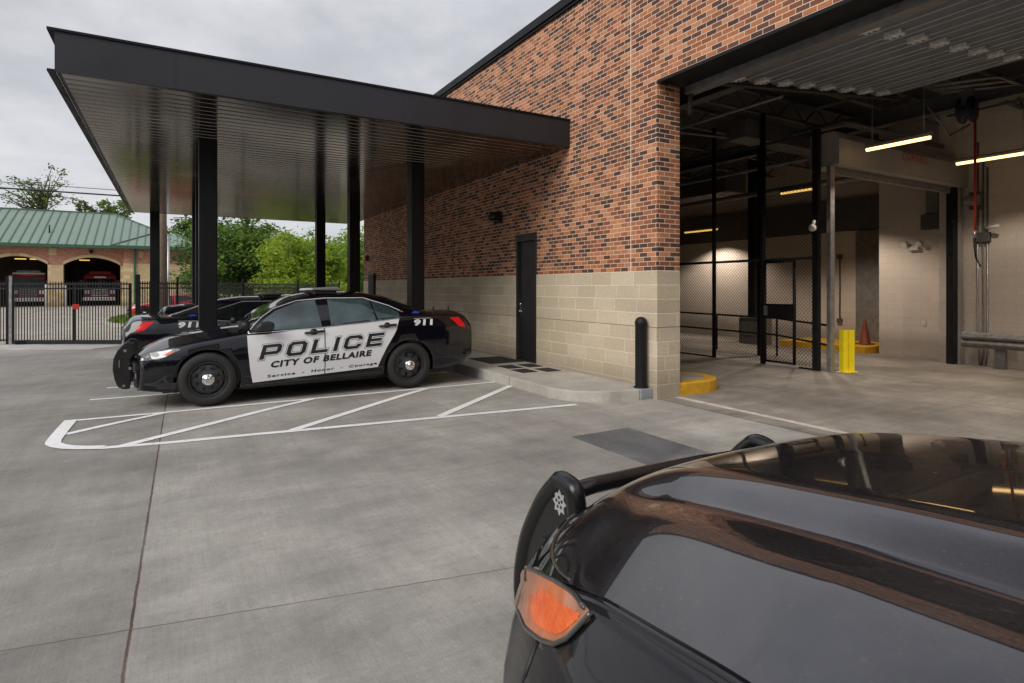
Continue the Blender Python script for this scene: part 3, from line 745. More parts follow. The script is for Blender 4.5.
# hanging tube lights
def tube_light(x, y0, y1, z, label, mat, power, top=5.2):
    t = thing('tube_light', label, 'tube light', (x, (y0+y1)/2, z), 'hanging tube lights in the bay')
    c = MB(); c.prism([(x-.045, z-.0), (x-.06, z+.05), (x-.03, z+.075), (x+.03, z+.075), (x+.06, z+.05), (x+.045, z)], 'y', y0, y1); c.build('housing', M['galv'], t)
    c = MB(); c.tube([(x, y0+.02, z-.018), (x, y1-.02, z-.018)], .036, 10); c.build('tube', mat, t)
    for y in (y0+.12, y1-.12):
        c = MB(); c.cyl((x, y, z+.07), (x, y, top), .006, n=5); c.build('wire', M['galv'], t)
    if power:
        for f in (.35,):
            ld = bpy.data.lights.new('tube_glow', 'SPOT'); ld.energy = power*2.5; ld.spot_size = R(138); ld.spot_blend = .45; ld.color = (1, .85, .71); ld.shadow_soft_size = 0.0
            lo = bpy.data.objects.new('tube_glow', ld); COL.objects.link(lo); lo.parent = t
            lo.location = (0, (y0+y1)*0+(f-.5)*(y1-y0), -.22)
PW = 132
tube_light(11.3, 5.09, 6.2, 4.2, 'warm tube light hanging in front of the pale rolled door housing', M['lamp'], PW*.42)
tube_light(14.2, 4.7, 5.95, 4.2, 'warm tube light hanging farthest right beside the red hose', M['lamp'], PW*.3)
tube_light(12.4, 1.2, 2.4, 4.2, 'tube light of the bay hanging nearer than the red hose', M['lamp'], PW*.9)  # this and the next tube light are unseen, added to brighten the bay
tube_light(12.4, -2.8, -1.6, 4.2, 'tube light of the bay hanging nearest the front end', M['lamp'], PW*.6)
tube_light(14.5, 9.1, 10.25, 4.2, 'tube light glowing inside the cage above the chain link gate', M['farlamp'], PW*1.1)
tube_light(17.2, 14.7, 16.3, 3.75, 'small distant tube light seen just beyond the brick pier', M['farlamp'], PW*.8)
# suspended rails above the lights
for x_, a_, b_ in ((11.3, 4.6, 7.2), (14.2, 4.0, 6.1)):
    sr = MB(); sr.bar((x_, a_, 5.22), (x_, b_, 5.22), .05, .05); sr.build('strut_channel', M['truss'], bld)

# black bollard on the kerb end
bo = thing('bollard', 'black steel bollard with domed cap at the kerb end by the pier', 'bollard', (5.835, 6.36, .146))
c_ = MB(); c_.lathe([(.084, .0), (.084, .90), (.088, .905), (.088, .945), (.080, .975), (.055, 1.005), (.02, 1.018), (.001, 1.02)], (5.835, 6.36, .147), 'z', 28); c_.build('bollard_sleeve', M['blackmetal'], bo)
c_ = MB(); c_.lathe([(.11, .0), (.11, .012), (.085, .02)], (5.835, 6.36, .147), 'z', 28); c_.build('base_ring', M['cap'], bo)

# ------------------------------------------------------------------ canopy
CX0, CX1, CY0, CY1, CZ0, CZ1 = -1.15, W-.002, 8.26, 22.4, 4.02, 4.50
ca = thing('canopy', 'long dark bronze flat canopy on black steel columns over the parking stalls', 'canopy', (2.4, 15, 0))
c_ = MB(); c_.box(CX0, CY0, CZ0, CX1, CY0+.05, CZ1-.03); ff = c_.build('front_fascia', M['fascia'], ca)
for x_ in (.02, 2.95):
    c_ = MB(); c_.box(x_, CY0-.0035, CZ0+.002, x_+.010, CY0-.0005, CZ1-.03); c_.build('seam', M['fascia'], ff)
c_ = MB(); c_.box(CX0-.001, CY0+.05, CZ0+.02, CX0+.05, CY1-.05, CZ1-.03); c_.box(CX0, CY1-.05, CZ0, CX1, CY1, CZ1-.03); c_.build('side_fascia', M['fascia'], ca)
c_ = MB(); c_.box(CX0-.07, CY0-.02, CZ1-.028, CX1, CY0+.12, CZ1); c_.box(CX0-.07, CY0+.12, CZ1-.028, CX0+.12, CY1+.02, CZ1); c_.box(CX0+.12, CY1-.1, CZ1-.028, CX1, CY1+.02, CZ1)
c_.box(CX0-.07, CY0, CZ0-.008, CX0-.002, CY1, CZ0+.019)
c_.build('edge_cap', M['cap'], ca)
c_ = MB(); c_.box(CX0+.05, CY0+.05, CZ1-.10, CX1, CY1-.05, CZ1-.03); c_.build('roof_deck', M['cap'], ca)
c_ = MB(); sp = .20; y = CY0+.051; pr_ = []
while y < CY1-.06:                                       # ribbed soffit pans running along x
    e = min(y+sp, CY1-.052); pr_ += [(y, CZ0+.045), (y+.026, CZ0+.006), (y+.05, CZ0+.004), (e-.012, CZ0+.004), (e-.002, CZ0+.045)]; y = e
vs = [(CX0+.051, a, z) for a, z in pr_]+[(CX1, a, z) for a, z in pr_]; k = len(pr_)
c_.add(vs, [(i, i+1, k+i+1, k+i) for i in range(k-1)]); c_.build('soffit', M['soffit'], ca)
for x, y in ((.50, 10.9), (4.13, 10.9), (.57, 14.9), (3.98, 14.9), (.60, 18.8), (3.98, 18.8), (-.50, 22.0)):
    c_ = MB(); zz = g(x, y); c_.box(x-.135, y-.135, zz-.05, x+.135, y+.135, CZ0+.018); co2 = c_.build('column', M['column'], ca, bevel=.018)
    c_ = MB(); c_.box(x-.22, y-.22, zz-.05, x+.22, y+.22, zz+.025); c_.build('base_plate', M['column'], co2)
# ------------------------------------------------------------------ vehicles
class Prof:
    """smoothed profile through key points"""
    def __init__(s, pts, sig=.05):
        xs = np.array([p[0] for p in pts], float); zs = np.array([p[1] for p in pts], float)
        s.x = np.linspace(-1, 7, 3201); y = np.interp(s.x, xs, zs)
        if sig:
            k = int(sig*4/.0025); t = np.arange(-k, k+1)*.0025; w = np.exp(-t*t/(2*sig*sig)); w /= w.sum()
            y = np.convolve(np.pad(y, k, mode='edge'), w, 'valid')
        s.y = y
    def __call__(s, x): return float(np.interp(x, s.x, s.y))

NR = 14
class Loft:
    def __init__(s, P):
        s.P = P
        for k in ('zb', 'w', 'zs', 'wb', 'zr', 'wr', 'zc'): setattr(s, k, Prof(P[k], P.get('sig', {}).get(k, .05)))
        s.L = P['L']; s.bf = P['bowf']; s.br = P['bowr']; s.xf = P.get('xf', .8); s.xr = P.get('xr', .6)
    def dx(s, x, y):
        a = abs(y)/s.P['W']; d = 0
        if x < s.xf: d += s.bf*a**P_POW*(1-x/s.xf)
        if x > s.L-s.xr: d -= s.br*a**P_POW*(1-(s.L-x)/s.xr)
        return d
    def side(s, x):
        zb, w, zs, wb, zr, wr = s.zb(x), s.w(x), s.zs(x), s.wb(x), s.zr(x), s.wr(x)
        zr = max(zr, zs+.008); h = zs-zb
        pts = [(.72*w, zb), (.93*w, zb+.02), (.965*w, zb+.09*h), (.985*w, zb+.28*h), (.998*w, zb+.42*h), (1.0*w, zb+.55*h)]
        cr = s.P.get('crease', .0)
        pts += [(w*.997+cr, zb+.70*h), (w*.985+.0*wb, zb+.80*h), (.35*w*.985+.65*(wb+.012), zb+.92*h), (wb+.006, zs-.014), (wb-.004, zs)]
        a, b = (min(wb-.014, wb-.014), zs+.004), (min(wr, wb-.02), zr)
        for t in (0, .33, .66, 1.0):
            bl = math.sin(math.pi*t)*.012*(1 if zr-zs > .1 else 0)
            pts.append((a[0]+(b[0]-a[0])*t+bl, a[1]+(b[1]-a[1])*t))
        return pts
    def top(s, x, y):
        wr = min(s.wr(x), s.wb(x)-.02); zr = max(s.zr(x), s.zs(x)+.008); zc = s.zc(x)
        a = min(1, abs(y)/wr); e = s.P['ptop'](x)
        z = zr+(zc-zr)*(1-a**e)
        hp = s.P.get('hoodp')
        if hp and x < 1.30:
            k = min(1, max(0, (x-.07)/.24)); k = k*k*(3-2*k)*min(1, max(0, (1.30-x)/.10))
            z = z*(1-k)+k*(zc-(zc-zr)*hp(a))
        f = s.P.get('hoodf')
        if f: z += f(x, abs(y), wr)
        return z
    def half(s, x):
        sd = s.side(x); wr, zr = sd[-1]
        top = [(wr*math.cos(math.pi/2*i/NR), 0) for i in range(1, NR)]+[(0, 0)]
        top = [(y, s.top(x, y)) for y, _ in top]
        return [(0, s.zb(x))]+sd+top
    def S(s, x, z, sg=1):
        """point on the flank at (x, z)"""
        xs = x; y = .9
        for _ in range(6):
            sd = s.side(min(max(xs, 0), s.L)); y = float(np.interp(z, [q[1] for q in sd], [q[0] for q in sd]))
            xs = x-s.dx(xs, y)
        return Vector((x, sg*y, z))
    def T(s, x, y):
        return Vector((x, y, s.top(x, y)))
    def body(s, xs):
        mb = MB(); H = [s.half(x) for x in xs]; n = len(H[0]); m = 2*n-2; vs = []
        for x, h in zip(xs, H):
            ring = [(y, z) for y, z in h]+[(-y, z) for y, z in h[-2:0:-1]]
            vs += [(x+s.dx(x, y), y, z) for y, z in ring]
        fs = [(i*m+k, i*m+(k+1) % m, (i+1)*m+(k+1) % m, (i+1)*m+k) for i in range(len(xs)-1) for k in range(m)]
        mb.add(vs, fs, 0, True)
        for idx, x in ((0, xs[0]), (len(xs)-1, xs[-1])):
            h = H[idx]; rows = []; mm = 10
            for t in range(n):
                y0, z = h[t]
                if t in (0, n-1): rows.append([idx*m+t]); continue
                r = [idx*m+t]
                for j in range(1, mm):
                    y = y0*(1-2*j/mm); mb.v.append((x+s.dx(x, y), y, z)); r.append(len(mb.v)-1)
                r.append(idx*m+m-t); rows.append(r)
            for a, b in zip(rows, rows[1:]):
                if len(a) == 1 or len(b) == 1:
                    c, l = (a, b) if len(a) == 1 else (b, a)
                    for j in range(mm): mb.f.append((c[0], l[j], l[j+1])); mb.m.append(0); mb.sm.append(False)
                else:
                    for j in range(mm): mb.f.append((a[j], a[j+1], b[j+1], b[j])); mb.m.append(0); mb.sm.append(True)
        return mb
P_POW = 2.6

def densify(poly, step):
    out = []
    for i, p in enumerate(poly):
        q = poly[(i+1) % len(poly)]; k = max(1, int(math.dist(p, q)/step))
        out += [(p[0]+(q[0]-p[0])*j/k, p[1]+(q[1]-p[1])*j/k) for j in range(k)]
    return out

def patch(mb, poly, fn, off=.004, step=.06, depth=.012, mi=0):
    """a curved plate: the 2D outline carried onto fn(u, v) and lifted by off, with a rim"""
    bd = densify(poly, step); n = len(bd)
    a = np.array(bd); lo, hi = a.min(0), a.max(0); pts = [Vector(p) for p in bd]
    x = lo[0]+step*.5
    while x < hi[0]:
        z = lo[1]+step*.5
        while z < hi[1]:
            if min(math.dist((x, z), p) for p in bd) > step*.45: pts.append(Vector((x, z)))
            z += step
        x += step
    vo, _, fo, *_ = geometry.delaunay_2d_cdt(pts, [], [list(range(n))], 1, 1e-6)
    def nrm(u, v):
        e = .006; d1 = fn(u+e, v)-fn(u-e, v); d2 = fn(u, v+e)-fn(u, v-e); c = d1.cross(d2)
        if c.length < 1e-12: return Vector((0,0,1))
        c.normalize(); p = fn(u, v); ctr = Vector((p.x, 0, .3))
        return c if c.dot(p-ctr) > 0 else -c
    P3 = []; N3 = []
    for v in vo:
        p = fn(v.x, v.y); nn_ = nrm(v.x, v.y); P3.append(p+nn_*off); N3.append(nn_)
    mb.add(P3, [tuple(f) for f in fo], mi, True)
    # rim
    cnt = {}
    for f in fo:
        for i in range(len(f)):
            e = (f[i], f[(i+1) % len(f)]); cnt[tuple(sorted(e))] = cnt.get(tuple(sorted(e)), 0)+1
    for (i, j), c in cnt.items():
        if c == 1:
            mb.add([P3[i], P3[j], P3[j]-N3[j]*depth, P3[i]-N3[i]*depth], [(0,1,2,3)], mi, False)
    return mb

def strip_on(mb, pts, fn, r, n=6, off=.004):
    P_ = []
    for a, b in zip(pts, pts[1:]):
        k = max(1, int(math.dist(a, b)/.05))
        P_ += [fn(a[0]+(b[0]-a[0])*j/k, a[1]+(b[1]-a[1])*j/k) for j in range(k)]
    P_.append(fn(*pts[-1])); mb.tube(P_, r, n)

def cut_arches(o, wheels, r, ylo):
    cut = MB()
    for x, z in wheels:
        for sg in (-1, 1): cut.tube([(x, sg*ylo, z), (x, sg*1.3, z)], r, 40, 0, True, False)
    c = cut.build('cutter', M['plastic'])
    md = o.modifiers.new('arch', 'BOOLEAN'); md.operation = 'DIFFERENCE'; md.solver = 'EXACT'; md.object = c
    bpy.context.view_layer.update()
    me = bpy.data.meshes.new_from_object(o.evaluated_get(bpy.context.evaluated_depsgraph_get()))
    o.modifiers.clear(); old = o.data; o.data = me; me.name = old.name; bpy.data.meshes.remove(old)
    bpy.data.objects.remove(c)

def wheel(root, x, y, z, rad=.355, sg=1, hub='chrome'):
    wd = .235
    t = MB()
    t.lathe([(rad*.66, -.10), (rad*.70, -.118), (rad*.80, -.122), (rad*.93, -.112), (rad*.985, -.09), (rad, -.05), (rad, .05), (rad*.985, .09), (rad*.93, .112), (rad*.80, .122), (rad*.70, .118), (rad*.66, .10)], (x, y, z), 'y', 48)
    for k in (-.06, -.02, .02, .06): t.lathe([(rad+.0005, k-.012), (rad+.003, k-.009), (rad+.003, k+.009), (rad+.0005, k+.012)], (x, y, z), 'y', 48)
    w = t.build('wheel', M['rubber'], root)
    o_ = sg*.10; t = MB()
    t.lathe([(rad*.67, sg*.0), (rad*.66, o_), (rad*.625, o_*1.12), (rad*.60, o_*.95), (rad*.57, o_*.4)], (x, y, z), 'y', 48)
    ri, ro = rad*.24, rad*.58
    t.lathe([(rad*.33, o_*.85), (rad*.27, o_*1.0), (.001, o_*1.0)], (x, y, z), 'y', 32)
    for k in range(8):                                   # spokes between eight slots
        a = 2*math.pi*k/8
        q = []
        for rr, hw in ((rad*.30, .036), (rad*.45, .030), (rad*.585, .046)):
            q.append((rr, hw))
        vs = []
        for rr, hw in q:
            yy = y+o_*(.92 if rr < rad*.4 else (.82 if rr < rad*.5 else .62))
            for s_ in (-1, 1):
                vs.append((x+rr*math.cos(a)-s_*hw*math.sin(a), yy, z+rr*math.sin(a)+s_*hw*math.cos(a)))
        vs += [(p[0], p[1]-sg*.03, p[2]) for p in vs]
        t.add(vs, [(0,1,3,2), (2,3,5,4), (0,2,8,6), (1,3,9,7), (2,4,10,8), (3,5,11,9)], 0, False)
    t.build('rim', M['rim'], w)
    t = MB(); t.lathe([(rad*.55, -sg*.0), (rad*.2, sg*.005), (.001, sg*.005)], (x, y, z), 'y', 24); t.lathe([(.15, sg*.01), (.15, sg*.025), (.05, sg*.03)], (x, y, z), 'y', 24); t.build('brake_disc', M['dullgalv'], w)
    if hub:
        t = MB(); t.lathe([(.086, o_*1.0), (.084, o_*1.25), (.066, o_*1.42), (.05, o_*1.42), (.045, o_*1.62), (.03, o_*1.7), (.001, o_*1.7)], (x, y, z), 'y', 24)
        for k in range(5):
            a = 2*math.pi*k/5+.3; t.cyl((x+.058*math.cos(a), y+o_*1.2, z+.058*math.sin(a)), (x+.058*math.cos(a), y+o_*1.62, z+.058*math.sin(a)), .013, n=8)
        t.build('hub_cap', M[hub], w)

def letters(mb, body, fn, x0, z0, wid, hgt, slope=0, shear=0, offset=0, lift=.007, spacing=1.0, flip=False, bold=0.0):
    vs, fs = text_mesh(body, offset, spacing)
    vs0, _ = text_mesh(body, 0, spacing)
    a = np.array(vs0); lo, hi = a.min(0), a.max(0); w = hi[0]-lo[0]
    sx = wid/w; sz = hgt/.70
    out = []
    for v in vs:
        tx = (v[0]-lo[0])*sx; tz = v[1]*sz
        tx += tz*shear
        if flip: tx = wid-tx
        p = fn(x0+tx, z0+tz+tx*slope)
        out.append((p.x, p.y+math.copysign(lift, p.y), p.z))
    mb.add(out, fs)

GLYPH = {'P': (1.0, [[(.115, 0), (.115, .885), (.79, .885), (.885, .80), (.885, .50), (.79, .40), (.23, .40)]]),
    'O': (1.0, [[(.5, .885), (.76, .885), (.885, .75), (.885, .25), (.76, .115), (.24, .115), (.115, .25), (.115, .75), (.24, .885), (.5, .885)]]),
    'L': (.90, [[(.115, 1), (.115, .115), (.90, .115)]]), 'I': (.23, [[(.115, 0), (.115, 1)]]),
    'C': (1.0, [[(.885, .66), (.885, .76), (.77, .885), (.24, .885), (.115, .75), (.115, .25), (.24, .115), (.77, .115), (.885, .24), (.885, .34)]]),
    'E': (.94, [[(.94, .885), (.115, .885), (.115, .115), (.94, .115)], [(.23, .5), (.86, .5)]])}
def block_letters(mb, word, fn, x0, z0, ux, uz, gap, slope, shear, e, lift, flip=False):
    total = sum(GLYPH[ch][0]*ux for ch in word)+gap*(len(word)-1); cx = 0
    for ch in word:
        w, paths = GLYPH[ch]
        for k, path in enumerate(paths):
            # thickness in metres so the border stays even
            pts = [Vector((cx+a*ux, b*uz)) for a, b in path]; n = len(pts); closed = (pts[0]-pts[-1]).length < 1e-6
            L_ = []; R_ = []
            for i, p in enumerate(pts):
                d0 = (p-pts[i-1]) if i else ((pts[0]-pts[-2]) if closed else None)
                d1 = (pts[i+1]-p) if i < n-1 else ((pts[1]-pts[0]) if closed else None)
                def hw(d): d = d.normalized(); return math.hypot(.115*ux*d.y, .108*uz*d.x)+e
                def off(d): d = d.normalized(); return Vector((-d.y, d.x))*hw(d)
                if d0 is None or d1 is None:
                    d = d1 if d0 is None else d0; q = p-(d.normalized()*e if d0 is None else -d.normalized()*e)
                    L_.append(q+off(d)); R_.append(q-off(d)); continue
                for S_, sgn in ((L_, 1), (R_, -1)):      # mitre: meet of the two offset lines
                    a, b = p+off(d0)*sgn, p+off(d1)*sgn; den = d0.x*d1.y-d0.y*d1.x
                    if abs(den) < 1e-9: S_.append(a)
                    else: t = ((b-a).x*d1.y-(b-a).y*d1.x)/den; S_.append(a+d0*t)
            out = []
            for v in L_+R_:
                tx = v.x+v.y*shear
                if flip: tx = total-tx
                p = fn(x0+tx, z0+v.y+tx*slope); out.append((p.x, p.y+math.copysign(lift+.0003*k, p.y), p.z))
            mb.add(out, [(i, i+1, n+i+1, n+i) for i in range(n-1)])
        cx += w*ux+gap

SEDAN = dict(L=4.96, W=.945, bowf=.26, bowr=.13, xf=.8, xr=.55,
    zb=[(0, .215), (.08, .20), (.6, .155), (1.3, .155), (3.3, .215), (4.4, .25), (4.75, .30), (4.96, .44)],
    w=[(0, .72), (.05, .78), (.2, .865), (.5, .925), (1.0, .945), (3.6, .945), (4.3, .925), (4.75, .865), (4.96, .78)],
    zs=[(0, .60), (.06, .70), (.25, .765), (.6, .83), (1.35, .945), (2.4, 1.02), (3.55, 1.13), (4.1, 1.135), (4.7, 1.13), (4.85, 1.09), (4.93, .98), (4.96, .93)],
    wb=[(0, .66), (.06, .73), (.3, .83), (.7, .875), (1.3, .895), (3.0, .90), (3.8, .875), (4.4, .83), (4.75, .76), (4.96, .70)],
    zr=[(0, .61), (.06, .71), (.25, .775), (.6, .84), (1.35, .955), (1.42, 1.02), (1.55, 1.175), (1.72, 1.295), (2.05, 1.405), (2.45, 1.445), (3.05, 1.445), (3.45, 1.315), (3.72, 1.19), (3.9, 1.15), (4.1, 1.145), (4.7, 1.14), (4.85, 1.10), (4.93, .99), (4.96, .94)],
    wr=[(0, .64), (.06, .71), (.3, .81), (.7, .855), (1.3, .872), (1.55, .79), (1.8, .70), (2.1, .63), (2.6, .615), (3.1, .625), (3.5, .68), (3.8, .77), (4.0, .80), (4.4, .79), (4.75, .73), (4.96, .68)],
    zc=[(0, .62), (.05, .71), (.13, .77), (.35, .865), (.65, .93), (.95, .975), (1.36, 1.04), (1.5, 1.12), (1.78, 1.34), (1.98, 1.45), (2.2, 1.505), (2.6, 1.535), (3.1, 1.525), (3.5, 1.46), (4.05, 1.25), (4.25, 1.195), (4.6, 1.205), (4.80, 1.205), (4.87, 1.13), (4.96, .97)],
    ptop=lambda x: 2.4, sig=dict(zc=.045, zs=.04, zr=.03, w=.05, wr=.04))

def hood_lines(x, y, wr):
    # a raised centre between two shoulder lines
    k = min(1, max(0, (x-.12)/.3))*min(1, max(0, (1.32-x)/.15))
    a = wr*.56
    return k*.012*(1/(1+math.exp((y-a)/.018)))
SEDAN['hoodf'] = hood_lines

def make_sedan(mats, name, label, police=True, hub='chrome', detail=True):
    """nose at x = 0, tail at x = 4.96"""
    root = thing(name, label, 'car')
    lf = Loft(SEDAN); body_m = M[mats['body']]
    xs = sorted(set([0, .02, .05, .09, .14]+list(np.arange(.2, 4.75, .075))+[4.78, 4.83, 4.87, 4.91, 4.94, 4.96]))
    b = lf.body(xs).build('body', body_m, root)
    cut_arches(b, [(.88, .345), (3.72, .355)], .405, .62)
    for sg in (-1, 1):
        fn = lambda x, z, sg=sg: lf.S(x, z, sg)
        # doors
        fd = [(1.36, .915), (1.37, .70), (1.395, .45), (1.43, .262), (2.40, .318), (2.40, .98), (2.0, .965), (1.6, .925)]
        rdp = [(2.415, .319), (3.20, .362), (3.26, .50), (3.34, .66), (3.43, .80), (3.50, .92), (3.555, 1.09), (3.0, 1.035), (2.415, .985)]
        if detail:
            d1 = patch(MB(), fd, fn, .006).build('front_door', M[mats['door']], root)
            d2 = patch(MB(), rdp, fn, .006).build('rear_door', M[mats['door']], root)
            for d, hx, hz in ((d1, 2.13, .925), (d2, 3.23, .985)):
                h = MB(); p0, p1, p2 = fn(hx, hz), fn(hx+.13, hz+.01), fn(hx+.26, hz+.018)
                up = Vector((0, sg*.035, 0)); h.tube([p0+up*.4, p0+up, p1+up*1.15, p2+up, p2+up*.4], [.014, .018, .019, .018, .014], 8)
                h.lathe([(.05, .006), (.055, .010), (.001, .014)] if sg > 0 else [(.05, -.006), (.055, -.010), (.001, -.014)], fn(hx+.12, hz+.005), 'y', 20)
                h.build('handle', M['plastic'], d)
        # side windows
        wins = ([(1.50, .985), (1.58, 1.12), (1.74, 1.245), (2.06, 1.368), (2.32, 1.398), (2.375, 1.005), (1.9, .975)],
                [(2.505, 1.012), (2.50, 1.402), (3.03, 1.402), (3.14, 1.385), (3.20, 1.05)],
                [(3.225, 1.053), (3.165, 1.37), (3.42, 1.275), (3.57, 1.195), (3.58, 1.107)])
        for wp_ in wins: patch(MB(), wp_, fn, .004, .05).build('window', M[mats['glass']], root)
        ch = MB(); strip_on(ch, [(1.37, .945), (1.46, 1.06), (1.56, 1.165), (1.72, 1.28), (2.05, 1.39), (2.45, 1.425), (3.05, 1.425), (3.45, 1.297), (3.66, 1.195)], lambda x, z: fn(x, z)+Vector((0, sg*.004, 0)), .011)
        strip_on(ch, [(1.37, .945), (1.9, .968), (2.40, .993), (3.0, 1.04), (3.57, 1.097)], lambda x, z: fn(x, z)+Vector((0, sg*.003, 0)), .008)
        if detail: ch.build('window_trim', M['chrome'] if police else M['plastic'], root)
        # lamps
        hl = patch(MB(), [(.10, .70), (.11, .62), (.20, .63), (.40, .675), (.56, .765), (.52, .775), (.34, .745)], fn, .005, .03)
        hl_o = hl.build('headlight', M['clearlens'], root)
        for cx_, rx_ in ((.17, .035), (.27, .04)):
            patch(MB(), [(cx_+rx_*math.cos(t_)*1.2, .665+(cx_-.1)*.22+rx_*.75*math.sin(t_)) for t_ in [2*math.pi*i/14 for i in range(14)]], fn, .0075, .02, .003).build('reflector_bowl', M['dullgalv'], hl_o)
        patch(MB(), [(.36, .690), (.43, .700), (.50, .742), (.42, .730)], fn, .008, .03).build('side_reflector', M['amber'], hl_o)
        patch(MB(), [(4.45, 1.085), (4.62, 1.09), (4.70, 1.0), (4.73, .92), (4.60, .945), (4.55, 1.0)], fn, .006, .03).build('tail_light', M['taillight'], root)
        # mirror
        m_ = MB(); p = fn(1.56, .985)
        m_.prism([(p.x-.05, p.z+.0), (p.x-.09, p.z+.05), (p.x-.04, p.z+.11), (p.x+.08, p.z+.13), (p.x+.13, p.z+.10), (p.x+.13, p.z+.03), (p.x+.08, p.z-.005)], 'y', p.y+sg*.06, p.y+sg*.24)
        m_.bar(p+Vector((0, -sg*.01, 0)), p+Vector((0, sg*.11, .04)), .05, .04)
        m_.build('mirror', M['plastic'] if police else body_m, root, bevel=.025, seg=3)
        # sill trim and fog recess
        s_ = MB(); strip_on(s_, [(1.33, .235), (3.25, .30)], lambda x, z: fn(x, z)+Vector((0, -sg*.002, 0)), .006); s_.build('sill_trim', M['plastic'], root)
        if detail:
            f_ = patch(MB(), [(.24, .33), (.52, .33), (.50, .25), (.30, .25)], fn, .002, .05).build('fog_recess', M['plastic'], root)
    # windscreen and rear window
    ft = lambda x, y: lf.T(x, y)
    patch(MB(), [(1.44, -.60), (1.56, -.70), (1.76, -.63), (2.02, -.555), (2.06, 0), (2.02, .555), (1.76, .63), (1.56, .70), (1.44, .60), (1.42, 0)], ft, .004, .07).build('windscreen', M['darkglass'], root)
    patch(MB(), [(3.50, -.58), (3.85, -.64), (4.04, -.62), (4.06, 0), (4.04, .62), (3.85, .64), (3.50, .58), (3.47, 0)], ft, .004, .07).build('rear_window', M['darkglass'], root)
    # front: grille, lower intake, plate
    def F(y, z): return Vector((lf.dx(0, y)*1.0, y, z))
    gr_ = MB(); patch(gr_, [(-.50, .44), (.50, .44), (.52, .58), (-.52, .58)], lambda a, b: F(a, b)-Vector((.0, 0, 0)), .004, .08)
    gr_.build('grille', M['plastic'], root)
    for k in range(4):
        c = MB(); z = .46+k*.03; c.tube([F(y, z)+Vector((-.012, 0, 0)) for y in np.linspace(-.46, .46, 9)], .006, 5)
        c.build('grille_bar', M['dullgalv'], root)
    c = MB(); patch(c, [(-.55, .25), (.55, .25), (.5, .36), (-.5, .36)], F, .004, .08); c.build('lower_intake', M['plastic'], root)
    def B(y, z): return Vector((4.96+lf.dx(4.96, y), y, z))
    c = MB(); patch(c, [(-.26, .72), (.26, .72), (.26, .86), (-.26, .86)], B, .004, .1); c.build('number_plate_recess', M['plastic'], root)
    c = MB(); patch(c, [(-.45, .28), (.45, .28), (.45, .34), (-.45, .34)], lambda a, b: Vector((4.90+lf.dx(4.96, a)+.05*(b-.28)/.06, a, b+.1)), .01, .1); c.build('rear_bumper', M['plastic'], root)
    # wipers and cowl
    c = MB(); patch(c, [(1.30, -.62), (1.40, -.62), (1.40, .62), (1.30, .62)], ft, .003, .08)
    for y in (-.5, .12): c.tube([(1.38, y, 1.06), (1.40, y+.2, 1.075), (1.47, y+.42, 1.115)], .010, 6)
    c.build('cowl', M['plastic'], root)
    for x in (.88, 3.72):
        for sg in (-1, 1): wheel(root, x, sg*.815, .348 if x < 2 else .355, .360, sg, hub)
    # underbody block so the arches close off
    c = MB(); c.box(.35, -.60, .16, 4.6, .60, .40); c.build('underbody', M['plastic'], root)
    if police:
        # push bar
        c_root = MB()
        for sg in (-1, 1):
            y = sg*.36
            prof_ = [(.02, .84), (-.05, .86), (-.10, .83), (-.17, .75), (-.215, .64), (-.225, .50), (-.205, .37), (-.17, .265), (-.11, .225), (-.03, .225), (-.02, .30), (-.02, .62), (.03, .72)]
            c = MB(); c.prism(prof_, 'y', y-.028, y+.028)
            o_ = c.build('push_bar_plate', M['pushbar'], root, bevel=.012)
            c = MB()
            for hx, hz in ((-.085, .74), (-.03, .50), (-.10, .27)): c.cyl((hx, y-.031, hz), (hx, y+.031, hz), .02, n=12)
            c.box(-.155, y-.030, .52, -.145, y+.030, .62)
            c.build('bolt', M['dullgalv'], o_)
        c = MB()
        for z in (.76, .42): c.tube([(-.12, -.36, z), (-.13, 0, z), (-.12, .36, z)], .028, 10)
        c.box(-.13, -.36, .50, -.11, .36, .66); c.build('push_bar_cross_tube', M['pushbar'], root)
        # roof bar, spot lamps, aerials
        c = MB(); c.prism([(2.30, 1.545), (2.33, 1.585), (2.66, 1.60), (2.72, 1.585), (2.72, 1.545)], 'y', -.56, .56); lb = c.build('light_bar', M['barlens'], root, bevel=.015)
        c = MB(); c.box(2.36, -.5, 1.49, 2.68, .5, 1.544); c.build('bar_base', M['plastic'], lb)
        for sg in (-1, 1):
            c = MB(); p = lf.S(1.42, .97, sg); c.sphere((p.x-.08, p.y+sg*.03, p.z+.09), .055, 14); c.cyl((p.x-.02, p.y, p.z+.0), (p.x-.08, p.y+sg*.03, p.z+.10), .018, n=8); c.build('spot_lamp', M['plastic'], root)
        for x, y in ((4.36, -.35), (4.66, -.30)):
            c = MB(); c.cyl((x, y, 1.18), (x, y, 1.215), .03, .025, 12); c.cyl((x, y, 1.21), (x+.005, y, 1.265), .016, .012, 8); c.build('aerial', M['plastic'], root)
